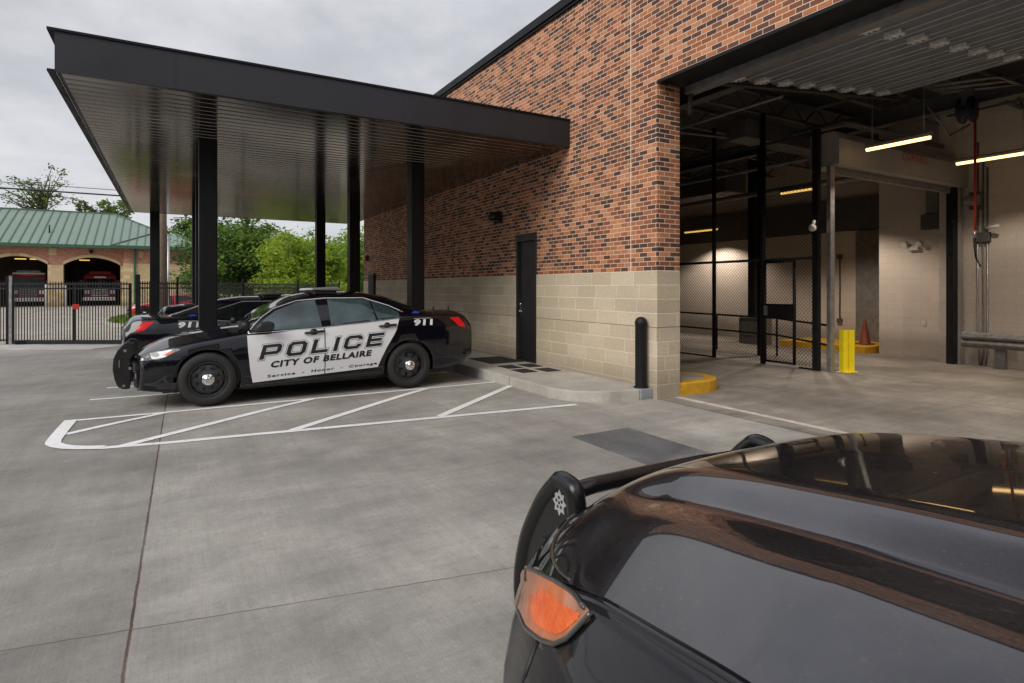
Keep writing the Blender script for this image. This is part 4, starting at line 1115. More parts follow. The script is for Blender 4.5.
        for sg in (-1, 1):
            fn = lambda x, z, sg=sg: lf.S(x, z, sg); fl = sg > 0
            def put(nm, mat, *a, **k):
                c = MB(); letters(c, *a, flip=fl, **k); c.build(nm, M[mat], root)
            if detail:
                S1 = dict(slope=.066*(-1 if fl else 1), shear=.30)
                zz = .575 if not fl else .70
                for mt_, e_, l_ in (('letter', .017, .0095), ('white', .0115, .0110), ('letter', .0, .0125)):
                    c = MB(); block_letters(c, 'POLICE', fn, 1.505, zz, .262, .200, .083, S1['slope'], S1['shear'], e_, l_, fl); c.build('lettering', M[mt_], root)
                put('lettering', 'letter', 'CITY OF BELLAIRE', fn, 1.66, (.458 if not fl else .545), 1.42, .082, offset=.048, lift=.0095, spacing=1.16, slope=.062*(-1 if fl else 1), shear=.22)
                put('lettering', 'letter', 'Service  -  Honor  -  Courage', fn, 1.62, (.318 if not fl else .40), 1.56, .036, offset=.030, lift=.0095, spacing=1.25, slope=.056*(-1 if fl else 1), shear=.15)
            put('unit_number', 'whiteletter', '911', fn, 3.80, .985, .30, .085, offset=.055, lift=.006, spacing=1.15, shear=.2)
            c = MB(); patch(c, [(3.80, 1.082), (4.10, 1.085), (4.10, 1.094), (3.80, 1.091)], fn, .004, .08); c.build('stripe', M['greyletter'], root)
            c = MB(); patch(c, [(3.80, 1.18), (3.90, 1.165), (3.96, 1.20), (3.86, 1.235)], lambda a, b, sg=sg: lf.S(min(a, 3.8), min(b, 1.16), sg)+Vector((a-3.8, -sg*(b-1.15)*.5, max(0, b-1.16)*.6)), .006, .05)
            c.build('decal', M['bluedecal'], root)
    return root

GP = 'police sedans parked under the canopy'
car1 = make_sedan(dict(body='black', door='white', glass='glass'), 'police_sedan', 'black and white police sedan with white doors reading POLICE and black push bar')
car2 = make_sedan(dict(body='black', door='black', glass='darkglass'), 'police_sedan', 'all dark police sedan behind the white-doored one, red tail light turned to us')
tag(car1, group=GP); tag(car2, group=GP)
def place(o, x, y, rz=0, roll=0, z=None, pitch=0):
    o.location = (x, y, g(x, y) if z is None else z); o.rotation_euler = (roll, pitch, rz)
place(car1, -.47, 9.76, R(.0), -.008, -.004)
place(car2, 4.18, 12.55, R(180), .022)

# ---- sport utility vehicle
SUV = dict(L=5.0, W=.985, bowf=.40, bowr=.10, xf=.85, xr=.5,
    zb=[(0, .36), (.05, .30), (.5, .26), (1.3, .25), (3.6, .27), (4.6, .33), (5.0, .45)],
    w=[(0, .88), (.08, .915), (.3, .955), (.7, .975), (1.0, .985), (3.8, .985), (4.6, .95), (4.9, .90), (5.0, .86)],
    zs=[(0, .885), (.04, .912), (.15, .952), (.4, 1.012), (.8, 1.055), (1.25, 1.09), (2.5, 1.15), (4.5, 1.20), (4.9, 1.20), (5.0, 1.15)],
    wb=[(0, .80), (.05, .81), (.3, .835), (.7, .86), (1.2, .885), (1.6, .93), (3.6, .93), (4.6, .88), (5.0, .80)],
    zr=[(0, .895), (.04, .922), (.15, .962), (.4, 1.022), (.8, 1.065), (1.25, 1.10), (1.45, 1.26), (1.8, 1.48), (2.15, 1.63), (2.6, 1.675), (3.6, 1.665), (4.4, 1.61), (4.72, 1.56), (4.88, 1.28), (5.0, 1.16)],
    wr=[(0, .78), (.05, .79), (.3, .815), (.7, .84), (1.2, .865), (1.6, .80), (2.1, .70), (3.6, .70), (4.6, .68), (4.85, .76), (5.0, .78)],
    zc=[(0, .953), (.04, 1.004), (.15, 1.073), (.30, 1.128), (.5, 1.162), (.8, 1.197), (1.22, 1.235), (1.45, 1.32), (1.85, 1.57), (2.15, 1.69), (2.5, 1.765), (3.2, 1.785), (4.2, 1.74), (4.72, 1.67), (4.80, 1.58), (4.94, 1.22), (5.0, 1.17)],
    ptop=lambda x: 3.2 if x > 1.4 else 4.0-.8*max(0, (x-1.0)/.4), sig=dict(zc=.05, zs=.05, zr=.045, w=.06, wr=.05, wb=.05))
def _drop():
    # slope of the bonnet from its centre line outwards: flat dome, step, flat shelf, falling shoulder
    t = np.linspace(0, 1, 1001)
    sg_ = lambda c, w: 1/(1+np.exp(-(t-c)/w))
    sl_ = .010+.62*sg_(.465, .016)*(1-sg_(.585, .006))+.02*sg_(.585, .006)+.30*sg_(.715, .02)
    d = np.concatenate([[0], np.cumsum((sl_[1:]+sl_[:-1])/2)]); d /= d[-1]
    return lambda a: float(np.interp(a, t, d))
SUV['hoodp'] = _drop()

def make_suv(name, label, bodym='black', front=False, cat='car'):
    root = thing(name, label, cat); lf = Loft(SUV)
    xs = sorted(set([0, .012, .03, .05, .075, .1, .14, .19]+list(np.arange(.25, 1.4, .04))+list(np.arange(1.4, 4.65, .09))+[4.68, 4.72, 4.76, 4.8, 4.84, 4.88, 4.92, 4.96, 5.0]))
    b = lf.body(xs).build('body', M[bodym], root)
    cut_arches(b, [(.95, .385), (3.82, .385)], .46, .60)
    ft = lambda x, y: lf.T(x, y)
    for sg in (-1, 1):
        fn = lambda x, z, sg=sg: lf.S(x, z, sg)
        wins = ([(1.72, 1.19), (1.95, 1.46), (2.2, 1.585), (2.55, 1.625), (2.57, 1.19)], [(2.68, 1.19), (2.66, 1.63), (3.48, 1.625), (3.55, 1.215)], [(3.64, 1.22), (3.58, 1.62), (4.3, 1.575), (4.5, 1.53), (4.52, 1.26)])
        for q in wins: patch(MB(), q, fn, .004, .07).build('window', M['darkglass'], root)
        for q in ([(1.50, .36), (1.48, 1.08), (2.60, 1.135), (2.60, .36)], [(2.62, .36), (2.62, 1.135), (3.62, 1.165), (3.60, .95), (3.45, .80), (3.36, .6), (3.30, .36)]):
            d = patch(MB(), q, fn, .006, .09).build('door', M[bodym], root)
            hx = max(p[0] for p in q)-.32; h = MB(); p0 = fn(hx, 1.0); h.tube([p0+Vector((0, sg*.01, 0)), p0+Vector((.03, sg*.035, 0)), p0+Vector((.2, sg*.035, .005)), p0+Vector((.23, sg*.01, .005))], .016, 8); h.build('handle', M['plastic'], d)
        m_ = MB(); p = fn(1.72, 1.13); m_.sphere((p.x, p.y+sg*.17, p.z+.09), .12, 16, 0, (.6, 1, .8)); m_.bar(p, p+Vector((0, sg*.12, .05)), .06, .05); m_.build('mirror', M['plastic'], root)
        patch(MB(), [(4.70, 1.22), (4.80, 1.18), (4.86, .95), (4.70, .95), (4.62, 1.1)], fn, .006, .04).build('tail_light', M['taillight'], root)
        if not front:
            patch(MB(), [(.12, .93), (.12, .80), (.40, .82), (.62, 1.0), (.5, 1.0)], fn, .005, .04).build('headlight', M['clearlens'], root)
        c = MB(); strip_on(c, [(2.2, 1.69), (2.6, 1.735), (3.6, 1.725), (4.3, 1.68)], lambda x, z: lf.S(x, min(z, lf.zr(x)), sg)+Vector((0, -sg*.06, z-min(z, lf.zr(x))+.03)), .016); c.build('roof_rail', M['plastic'], root)
    patch(MB(), [(1.32, -.80), (1.62, -.735), (2.06, -.63), (2.10, 0), (2.06, .63), (1.62, .735), (1.32, .80), (1.30, 0)], ft, .004, .08).build('windscreen', M['darkglass'], root)
    patch(MB(), [(4.745, -.58), (4.86, -.64), (4.90, -.62), (4.91, 0), (4.90, .62), (4.86, .64), (4.745, .58), (4.735, 0)], ft, .006, .05).build('rear_window', M['darkglass'], root)
    for x in (.95, 3.82):
        for sg in (-1, 1): wheel(root, x, sg*.845, .375, .375, sg, 'chrome')
    c = MB(); c.box(.4, -.60, .27, 4.7, .60, .48); c.build('underbody', M['plastic'], root)
    def F(y, z): return Vector((lf.dx(0, y), y, z))
    c = MB(); patch(c, [(-.55, .62), (.55, .62), (.62, .86), (-.62, .86)], F, .006, .08); gr_ = c.build('grille', M['plastic'], root)
    for k in range(3):
        c = MB(); z = .665+k*.07; c.tube([F(y, z)+Vector((-.02, 0, 0)) for y in np.linspace(-.54, .54, 13)], .018, 6); c.build('grille_bar', M['dullgalv'], gr_)
    c = MB(); patch(c, [(-.60, .36), (.60, .36), (.55, .52), (-.55, .52)], F, .006, .08); c.build('lower_intake', M['plastic'], root)
    return root, lf

suv4, _ = make_suv('police_suv', 'black sport utility vehicle parked farthest back under the canopy, only roof and windscreen pillar seen')
place(suv4, .28, 18.9, 0, -.02, g(0, 18.9)-.10)
suv3 = copy_tree(suv4); suv3.name = 'crossover'
tag(suv3, 'black crossover with sloping rear window between dark sedan and farthest vehicle')
place(suv3, 4.35, 15.9, R(180), .02, g(0, 15.5)); suv3.scale = (.96, .92, .80)

# ---- the near vehicle: same kind, with its own bonnet panel, headlight and push bar
hero, HL = make_suv('police_vehicle', 'glossy black police vehicle in the foreground with orange headlight reflector and push bar', 'dustyblack', True)
HX, HY = 1.48, 1.37
def bonnet():
    mb = MB(); x0, x1, nx, ny = .035, 1.27, 90, 120
    vs = []
    for i in range(nx+1):
        x = x0+(x1-x0)*i/nx; wr = min(HL.wr(x), HL.wb(x)-.02)-.004
        for j in range(ny+1):
            t = -1+2*j/ny; y = wr*math.sin(t*math.pi/2)
            vs.append((x+HL.dx(x, y), y, HL.top(x, y)+.007))
    k = ny+1
    fs = [(i*k+j, i*k+j+1, (i+1)*k+j+1, (i+1)*k+j) for i in range(nx) for j in range(ny)]
    mb.add(vs, fs, 0, True)
    edge = [j for j in range(k)]+[i*k+ny for i in range(1, nx+1)]+[nx*k+j for j in range(ny-1, -1, -1)]+[i*k for i in range(nx-1, 0, -1)]
    for a, b in zip(edge, edge[1:]+edge[:1]):
        A, B_ = vs[a], vs[b]
        mb.add([A, B_, (B_[0], B_[1], B_[2]-.018), (A[0], A[1], A[2]-.018)], [(0,1,2,3)], 0, False)
    return mb.build('bonnet', M['bonnetblack'], hero)
bonnet()
for sg in (-1, 1):
    c = MB(); strip_on(c, [(.42, .90), (.42, .62), (.44, .34)], lambda x, z, sg=sg: HL.S(x, z, sg), .0045); c.build('bumper_gap', M['plastic'], hero)
    c = MB(); strip_on(c, [(.45, 0), (.8, 0), (1.25, 0)], lambda x, z: Vector((x+HL.dx(x, .9), sg*(HL.wb(x)-.013), HL.zs(x)+.002)), .0065); c.build('panel_gap', M['plastic'], hero)
    fn = lambda x, z, sg=sg: HL.S(x, z, sg)
    def st(p):                      # (x, |y|, z) on the nose -> loft station
        B = HL.bf*(p[1]/HL.P['W'])**P_POW; return (max(-.0, (p[0]-B)/(1-B/HL.xf)), p[2])
    def ls(s_, z, sg=sg):           # point on the nose at loft station and height
        s_ = max(0, s_); sd = HL.side(s_); y = float(np.interp(z, [q[1] for q in sd], [q[0] for q in sd])); return Vector((s_+HL.dx(s_, y), sg*y, z))
    def rounded(q, k=3):
        out = []; n = len(q)
        for i in range(n):
            a, b = q[i], q[(i+1) % n]; z_ = q[i-1]; d_ = q[(i+2) % n]
            for j in range(k):
                t = j/k; f = lambda u: .5*(2*a[u]+(b[u]-z_[u])*t+(2*z_[u]-5*a[u]+4*b[u]-d_[u])*t*t+(3*a[u]-z_[u]-3*b[u]+d_[u])*t**3); out.append((f(0), f(1)))
        return out
    lens = [st(p) for p in ((.545,.824,1.008), (.531,.845,.98), (.515,.862,.954), (.485,.869,.931), (.434,.865,.911), (.347,.844,.887), (.245,.791,.877))]+[(.004, .872), (.0, .885), (.0, .925)]+[st(p) for p in ((.20,.715,.948), (.277,.742,.966), (.372,.779,.984), (.466,.806,.998))]
    hl = patch(MB(), rounded(lens, 2), ls, .007, .02, .03).build('headlight', M['lens'], hero)
    amb = [st(p) for p in ((.345,.796,.952), (.40,.805,.966), (.46,.817,.979), (.522,.831,.993), (.510,.853,.966), (.484,.861,.943), (.43,.857,.924), (.36,.838,.911), (.335,.822,.925))]
    am = patch(MB(), rounded(amb, 2), ls, .009, .012, .004).build('side_reflector', M['amber'], hl)
    tp = lambda s_, y: Vector((max(0, s_)+HL.dx(max(0, s_), y), y, HL.top(max(0, s_), y)))
    tl = [(.0, .54), (.0, .62), (.0, .69), (.0, .765), (.06, .785), (.16, .797), (.27, .803), (.20, .785), (.13, .755), (.08, .715), (.045, .66), (.02, .59)]
    ho = patch(MB(), [(a, sg*b) for a, b in tl], tp, .0095, .02, .006).build('lens_top', M['darkglass'], hl)
    c = MB(); c.tube([tp(a, sg*b)+Vector((0, 0, .009)) for a, b in rounded(tl)[18:]], .0035, 8); c.build('lens_edge', M['lensrim'], ho)
    c = MB(); P_ = []
    for q, r_ in zip(lens[:7]+lens[10:], lens[1:7]+lens[10:]+[lens[0]]):
        for t in (0, .25, .5, .75): P_.append(ls(q[0]+(r_[0]-q[0])*t, q[1]+(r_[1]-q[1])*t)+Vector((-.0, sg*.005, .003)))
    c.tube(P_, .0048, 8); c.build('lens_rim', M['lensrim'], hl)
    c = MB(); patch(c, [(sg*.46, .84), (sg*.73, .82), (sg*.74, .89), (sg*.5, .91)], lambda a, b: Vector((HL.dx(0, a), a, b)), .006, .04); c.build('front_lens', M['clearlens'], hl)
for sg in (-1, 1):
    y = -.43 if sg < 0 else .49
    kp = [(-0.060, 0.950), (-0.080, 0.975), (-0.130, 0.980), (-0.160, 0.960), (-0.230, 0.890), (-0.310, 0.770), (-0.345, 0.690), (-0.370, 0.590), (-0.365, 0.490), (-0.320, 0.420), (-0.200, 0.380), (-0.060, 0.380), (-0.040, 0.500), (-0.040, 0.800)]
    prof_ = []
    for i in range(len(kp)):        # rounded outline through the key points
        a0, a1, a2, a3 = (Vector(kp[(i+k) % len(kp)]) for k in (-1, 0, 1, 2))
        for t in (0, .25, .5, .75):
            q = .5*((2*a1)+(a2-a0)*t+(2*a0-5*a1+4*a2-a3)*t*t+(3*a1-a0-3*a2+a3)*t**3); prof_.append((q.x, q.y))
    ins = [(a*.86+.14*-.20, z*.93+.07*.62) for a, z in prof_]
    c = MB(); c.tube([(a, y, z) for a, z in prof_], .030, 10, closed=True)
    pb = c.build('push_bar_plate', M['barcoat'], hero)
    c = MB(); c.prism(prof_, 'y', y-.012, y+.012); c.build('plate_panel', M['pushbar'], pb)
    c = MB()
    cx, cz = -.125, .915
    st = []
    for k in range(16):
        a = 2*math.pi*k/16; rr = .036 if k % 2 == 0 else .024
        st.append((cx+rr*math.cos(a), cz+rr*1.15*math.sin(a)))
    c.prism(st, 'y', y+sg*.0125, y+sg*.0145); em = c.build('emblem', M['greyletter'], pb)
    c = MB()
    for k in range(5):
        a = 2*math.pi*k/5+.4; c.cyl((cx+.015*math.cos(a), y+sg*.0145, cz+.016*math.sin(a)), (cx+.015*math.cos(a), y+sg*.0155, cz+.016*math.sin(a)), .005, n=8)
    c.cyl((cx, y+sg*.0145, cz), (cx, y+sg*.0155, cz), .005, n=8)
    c.build('emblem_mark', M['letter'], em)
    c = MB(); c.box(-.17, y+sg*.012, .74, -.14, y+sg*.05, .80); c.box(-.16, y-.02, .50, .06, y+.02, .56); c.build('bracket', M['plastic'], pb)
c = MB()
for z, x in ((.915, -.17), (.56, -.20)): c.tube([(x, -.43, z), (x-.03, -.25, z), (x-.035, 0, z), (x-.03, .25, z), (x, .49, z)], .028, 10)
c.build('push_bar_cross_tube', M['barcoat'], hero)
hero.location = (HX, HY, 0); hero.rotation_euler = (0, 0, R(-90))
# ------------------------------------------------------------------ gate and fence
def fence_run(root, a, b, ztop, zoff=.12, sp=.098, name='picket_panel'):
    a, b = Vector(a), Vector(b); d = (b-a); L = d.length; d.normalize(); c = MB()
    k = int(L/sp)
    for i in range(1, k):
        p = a+d*(i*L/k); zb_ = g(p.x, p.y)+zoff
        c.bar((p.x, p.y, zb_), (p.x, p.y, ztop), .022, .022, up=(d.x, d.y, 0))
    for z in (None, ztop-.08, ztop-.24):
        p0 = (a.x, a.y, g(*a)+zoff+.05 if z is None else z); p1 = (b.x, b.y, g(*b)+zoff+.05 if z is None else z)
        c.bar(p0, p1, .035, .05)
    return c.build(name, M['blackmetal'], root)
G0, G1 = (-4.77, 26.10), (-1.29, 24.08)
ZF = 1.80
sg_ = thing('sliding_gate', 'black picket sliding gate with small red box across the drive', 'gate', (-3.3, 25.2, -.4))
c = MB(); a, b = Vector(G0), Vector(G1)
for p in (a, b, a*.48+b*.52): c.bar((p.x, p.y, g(*p)+.06), (p.x, p.y, ZF-.1), .07, .07)
c.bar((a.x, a.y, g(*a)+.10), (b.x, b.y, g(*b)+.10), .07, .12); c.build('gate_frame', M['blackmetal'], sg_)
fence_run(sg_, G0, G1, ZF, .1)
p = a*.48+b*.52
c = MB(); c.box(p.x-.02, p.y-.16, .85, p.x+.17, p.y-.10, 1.02); c.build('red_box', M['redprint'], sg_, bevel=.01)
p = a*.92+b*.08
c = MB(); c.box(p.x-.18, p.y-.12, g(*p)+.015, p.x+.22, p.y+.1, g(*p)+.18); c.build('roller', M['cap'], sg_, bevel=.02)
f1 = thing('picket_fence', 'black picket fence left of the pale gate post', 'fence', (-7, 27.4, -.4)); fence_run(f1, (-9.5, 28.9), (-4.98, 26.27), ZF)
c = MB(); c.bar((-4.96, 26.27, -.5), (-4.96, 26.27, 2.0), .07, .07); c.build('post', M['blackmetal'], f1)
gp_ = thing('gate_post', 'pale grey steel gate post at the left end of the sliding gate', 'post', (-4.93, 26.45, -.4))
c = MB(); c.bar((-4.84, 26.10, -.5), (-4.84, 26.10, 2.0), .075, .075); c.build('post_tube', M['galv'], gp_)
c = MB(); c.bar((-4.84, 26.10, 2.0), (-4.84, 26.10, 2.04), .10, .10); c.build('post_cap', M['blackmetal'], gp_)
f2 = thing('picket_fence', 'black picket fence running behind the canopy to the trees', 'fence', (3, 28, -.4)); fence_run(f2, (-1.05, 23.96), (8.2, 33.8), ZF+.02)
for t, hh, ww in ((0, 2.05, .14), (.0, 1.75, .08), (.13, 1.98, .07), (.40, 2.0, .07), (.70, 2.02, .07), (1, 2.0, .07)):
    p = Vector((-1.05, 23.96))*(1-t)+Vector((8.2, 33.8))*t
    if hh == 1.75: p += Vector((-.22, .12))
    c = MB(); c.bar((p.x, p.y, g(*p)-.1), (p.x, p.y, hh), ww, ww); c.build('post', M['blackmetal'], f2)

# ------------------------------------------------------------------ fire station beyond the gate
FY = 62.0
fs_ = thing('fire_station', 'fire station with green standing seam roof, brick walls and two tall arched bays', 'building', (-6, 66, 0))
B1 = (-13.15, -9.06); B2 = (-8.06, -3.98); SZ, CZ = 3.55, 4.22
def arch_top(x0, x1, k=14):
    return [(x0+(x1-x0)*i/k, SZ+(CZ-SZ)*math.sin(math.pi*i/k)**.8) for i in range(k+1)]
c = MB()
pts = [(-26, 5.15)]
def wall_above(mb, x0, x1, zt, y0, y1, lift=0):
    ap = arch_top(x0, x1)
    for (xa, za), (xb, zb_) in zip(ap, ap[1:]):
        mb.add([(xa, y0, za+lift), (xb, y0, zb_+lift), (xb, y0, zt), (xa, y0, zt), (xa, y1, za+lift), (xb, y1, zb_+lift), (xb, y1, zt), (xa, y1, zt)],
               [(0,1,2,3), (4,7,6,5), (0,4,5,1), (3,2,6,7)], 0)
for x0, x1 in (B1, B2): wall_above(c, x0, x1, 5.15, FY, FY+.4, .0)
for x0, x1 in ((-26, B1[0]), (B1[1], B2[0]), (B2[1], -3.7)): c.box(x0, FY, SZ+.02, x1, FY+.4, 5.15)
c.box(-3.7, FY-1.1, SZ+.02, 1.7, FY+.4, 5.15); c.box(1.3, FY+.4, 0, 1.7, FY+14, 5.15); c.box(-26, FY+14, 0, 1.7, FY+14.3, 5.15)
c.build('brick_wall', M['firebrick'], fs_)
c = MB()
for x0, x1 in ((-26, B1[0]), (B1[1], B2[0])):
    c2 = MB(); c2.box(x0-.02, FY-.06, -.5, x1+.02, FY+.41, SZ); c2.build('stone_pier', M['firestone'], fs_)
c.box(B2[1]-.02, FY-.06, -.5, -3.721, FY+.40, SZ)
c.box(-3.72, FY-1.16, -.5, 1.72, FY+.41, SZ); c.box(1.31, FY+.41, -.5, 1.72, FY+14, SZ)
c.box(-3.74, FY-1.19, SZ+.001, 1.74, FY-1.1, SZ+.16)
c.build('stone_base', M['firestone'], fs_)
for x0, x1 in (B1, B2):
    c = MB(); ap = arch_top(x0, x1)
    for (xa, za), (xb, zb_) in zip(ap, ap[1:]):
        c.add([(xa, FY-.08, za), (xb, FY-.08, zb_), (xb, FY-.08, zb_+.24), (xa, FY-.08, za+.24), (xa, FY+.3, za-.002), (xb, FY+.3, zb_-.002), (xb, FY+.3, zb_+.24), (xa, FY+.3, za+.24)], [(0,1,2,3), (0,4,5,1), (3,2,6,7)], 0)
    c.build('arch_band', M['firestone'], fs_)
for q_ in ((-9.0, FY-.03, 4.35, -8.5, FY+.02, 4.95), (-2.6, FY-1.15, 4.2, -2.25, FY-1.09, 4.8)):
    c = MB(); c.box(*q_); c.build('wall_plaque', M['firestone'], fs_)
c = MB(); c.sphere((-6.1, FY-.12, 4.72), .16); c.build('wall_lamp', M['blackmetal'], fs_)
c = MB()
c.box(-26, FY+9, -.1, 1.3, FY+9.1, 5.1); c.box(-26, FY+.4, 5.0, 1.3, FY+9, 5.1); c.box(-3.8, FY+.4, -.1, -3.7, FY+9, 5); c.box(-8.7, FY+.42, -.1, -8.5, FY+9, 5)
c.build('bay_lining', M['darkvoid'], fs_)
# roof: hip with standing seams
c = MB()
ex0, ex1, ey0, ey1, ez, ry, rz = -27, 2.5, FY-.75, FY+14.9, 5.22, FY+6.6, 8.75
rx1 = -4.9
c.add([(ex0, ey0, ez), (ex1, ey0, ez), (rx1, ry, rz), (ex0, ry, rz)], [(0,1,2,3)])
c.add([(ex1, ey0, ez), (ex1, ey1, ez), (rx1, ry+1.2, rz), (rx1, ry, rz)], [(0,1,2,3)])
c.add([(ex1, ey1, ez), (ex0, ey1, ez), (ex0, ry+1.2, rz), (rx1, ry+1.2, rz)], [(0,1,2,3)])
c.add([(ex0, ry, rz), (rx1, ry, rz), (rx1, ry+1.2, rz), (ex0, ry+1.2, rz)], [(0,1,2,3)])
# the lower projecting hip
px0, px1, py0 = -4.5, 2.6, FY-2.0
c.add([(px0, py0, ez-.02), (px1, py0, ez-.02), (.3, py0+3.1, ez+1.35), (-1.6, py0+3.1, ez+1.35), (px0, py0+3.4, ez-.02), (px1, py0+3.4, ez-.02), (-.6, py0+6, ez+1.35)], [(0,1,2,3), (0,3,4), (1,5,2), (3,2,6), (4,3,6), (5,6,2)])
roof = c.build('roof', M['greenroof'], fs_)
c = MB(); x = ex0
while x < ex1:
    t1 = 1.0 if x < rx1 else max(0, (ex1-x)/(ex1-rx1))
    p0 = Vector((x, ey0, ez+.03)); p1 = p0+(Vector((x, ry, rz+.03))-p0)*t1
    if (p1-p0).length > .3: c.bar(p0, p1, .07, .07)
    x += .62
x = px0+.5
while x < px1-.3:
    t1 = min(1, (x-px0)/2.9, (px1-x)/2.3); p0 = Vector((x, py0, ez+.01)); p1 = p0+(Vector((x, py0+3.1, ez+1.38))-p0)*t1
    if (p1-p0).length > .2: c.bar(p0, p1, .06, .06)
    x += .62
c.bar((ex1, ey0, ez+.04), (rx1, ry, rz+.04), .14, .09); c.bar((rx1, ry, rz+.04), (ex0, ry, rz+.04), .2, .1)
c.bar((px0, py0, ez+.02), (-1.6, py0+3.1, ez+1.4), .13, .09); c.bar((px1, py0, ez+.02), (.3, py0+3.1, ez+1.4), .13, .09)
c.build('roof_seam', M['greenseam'], roof)
c = MB(); c.box(ex0, ey0-.14, ez-.22, px0-.05, ey0, ez+.03); c.box(px0-.1, py0-.14, ez-.25, px1+.1, py0, ez+.01); c.box(px1, py0, ez-.25, px1+.12, ey1, ez+.01); c.box(px0-.1, py0, ez-.25, px0, ey0, ez+.01)
c.build('gutter', M['greentrim'], fs_)
c = MB(); c.box(-2.95, FY-1.3, 0, -2.80, FY-1.165, 5.0); c.build('downpipe', M['greentrim'], fs_)
c = MB(); c.cyl((-9.2, FY+1.6, 6.3), (-9.2, FY+1.6, 7.0), .06, n=6); c.build('roof_vent', M['blackmetal'], fs_)
c = MB()
for x, y in ((-11.6, 64), (-10.6, 64), (-7.2, 64.2)): c.box(x, y, 4.02, x+.75, y+.15, 4.10)
c.build('bay_lamp', M['farlamp'], fs_)
hp = MB(); hp.tube([(-9.1, FY-.9, 0), (-9.1, FY-.9, 1.75), (-8.95, FY-.9, 1.9), (-7.95, FY-.9, 1.9), (-7.8, FY-.9, 1.75), (-7.8, FY-.9, 0)], .09, 8)
solo(hp, 'guard_hoop', M['whiteplastic'], 'white pipe hoop guarding the stone pier between the fire bays', 'guard rail')

def fire_engine(x, y, label, pale):
    t = thing('fire_engine', label, 'fire engine', (x, y, 0), 'fire engines in the arched bays')
    c = MB(); c.box(x-1.22, y, .45, x+1.22, y+6.5, 2.75); c.build('cab', M['fireRed'], t, bevel=.10)
    c = MB(); c.box(x-1.1, y+.3, 2.74, x+1.1, y+2.2, 2.9); c.build('cab_roof', M['whiteplastic'] if pale else M['fireRed'], t, bevel=.05)
    c = MB(); c.box(x-1.08, y-.02, 1.62, x-.04, y+.02, 2.42); c.box(x+.04, y-.02, 1.62, x+1.08, y+.02, 2.42); c.build('windscreen', M['glass'] if pale else M['darkglass'], t, bevel=.008)
    c = MB(); c.box(x-.62, y-.06, .85, x+.62, y+.02, 1.45); gr2 = c.build('grille', M['dullgalv'] if pale else M['chrome'], t, bevel=.008)
    c = MB()
    for k in range(4): c.box(x-.56, y-.075, .93+k*.13, x+.56, y-.05, .99+k*.13)
    c.build('grille_slot', M['plastic'], gr2)
    for s in (-1, 1):
        c = MB(); c.box(x+s*.70, y-.06, 1.05, x+s*1.12, y, 1.38); c.build('headlight', M['whiteplastic'], t, bevel=.01)
        c = MB(); c.cyl((x+s*1.05, y+1.3, .5), (x+s*1.26, y+1.3, .5), .5, n=24); c.build('wheel', M['rubber'], t)
        c = MB(); c.box(x+s*1.25, y-.1, 1.7, x+s*1.5, y+.02, 2.3); c.build('mirror', M['plastic'], t)
    c = MB(); c.box(x-1.25, y-.35, .42, x+1.25, y-.02, .74); c.build('bumper', M['chrome'], t, bevel=.03)
    c = MB(); c.box(x-.8, y+.25, 2.9, x+.8, y+.6, 3.1); c.build('light_bar', M['barlens'] if pale else M['fireRed'], t, bevel=.02)
    if not pale:
        c = MB(); c.box(x-.45, y-.012, 2.5, x+.45, y-.003, 2.62); c.build('stripe', M['whiteplastic'], t)
fire_engine(-10.75, 64.2, 'red and white fire engine in the left arched bay of the station', True)
fire_engine(-5.75, 65.0, 'dark red fire engine in the right arched bay of the station', False)
# lawn island and red car in the drive
isl = [(-1.0+2.6*math.cos(a)*(1 if math.cos(a) > 0 else .82), 37.5+4.9*math.sin(a)) for a in [2*math.pi*i/36 for i in range(36)]]
c = MB(); c.add([(x, y, g(x, y)+.05+.12) for x, y in isl]+[(x, y, g(x, y)-.1) for x, y in isl], [tuple(range(36))]+[(i, (i+1) % 36, 36+(i+1) % 36, 36+i) for i in range(36)])
struct(c, 'island_kerb', M['strip'])
c = MB(); vs = []; fs = []
rng = random.Random(3)
c.add([(-1.0+(x+1)*.93, 37.5+(y-37.5)*.95, g(x, y)+.19) for x, y in isl], [tuple(range(36))])
for k in range(5200):
    a = rng.random()*2*math.pi; r_ = math.sqrt(rng.random())*.92; x = -1.0+2.5*r_*math.cos(a)*(1 if math.cos(a) > 0 else .82); y = 37.5+4.7*r_*math.sin(a); z = g(x, y)+.18
    t = rng.random()*6.3; hh = .07+.12*rng.random(); w_ = .03
    c.add([(x-w_*math.cos(t), y-w_*math.sin(t), z), (x+w_*math.cos(t), y+w_*math.sin(t), z), (x+.05*rng.random(), y, z+hh)], [(0,1,2)])
tag(c.build('grass', M['grass']), 'short green grass on the kerbed island in the drive', 'grass', kind='stuff')
red = make_sedan(dict(body='redcar', door='redcar', glass='darkglass'), 'red_car', 'bright red car parked beyond the gate, half hidden by the wooden pole', False, 'chrome')
place(red, -2.35, 41.5, R(4), z=g(0, 40)+.02); red.scale = (.98, .95, .92)
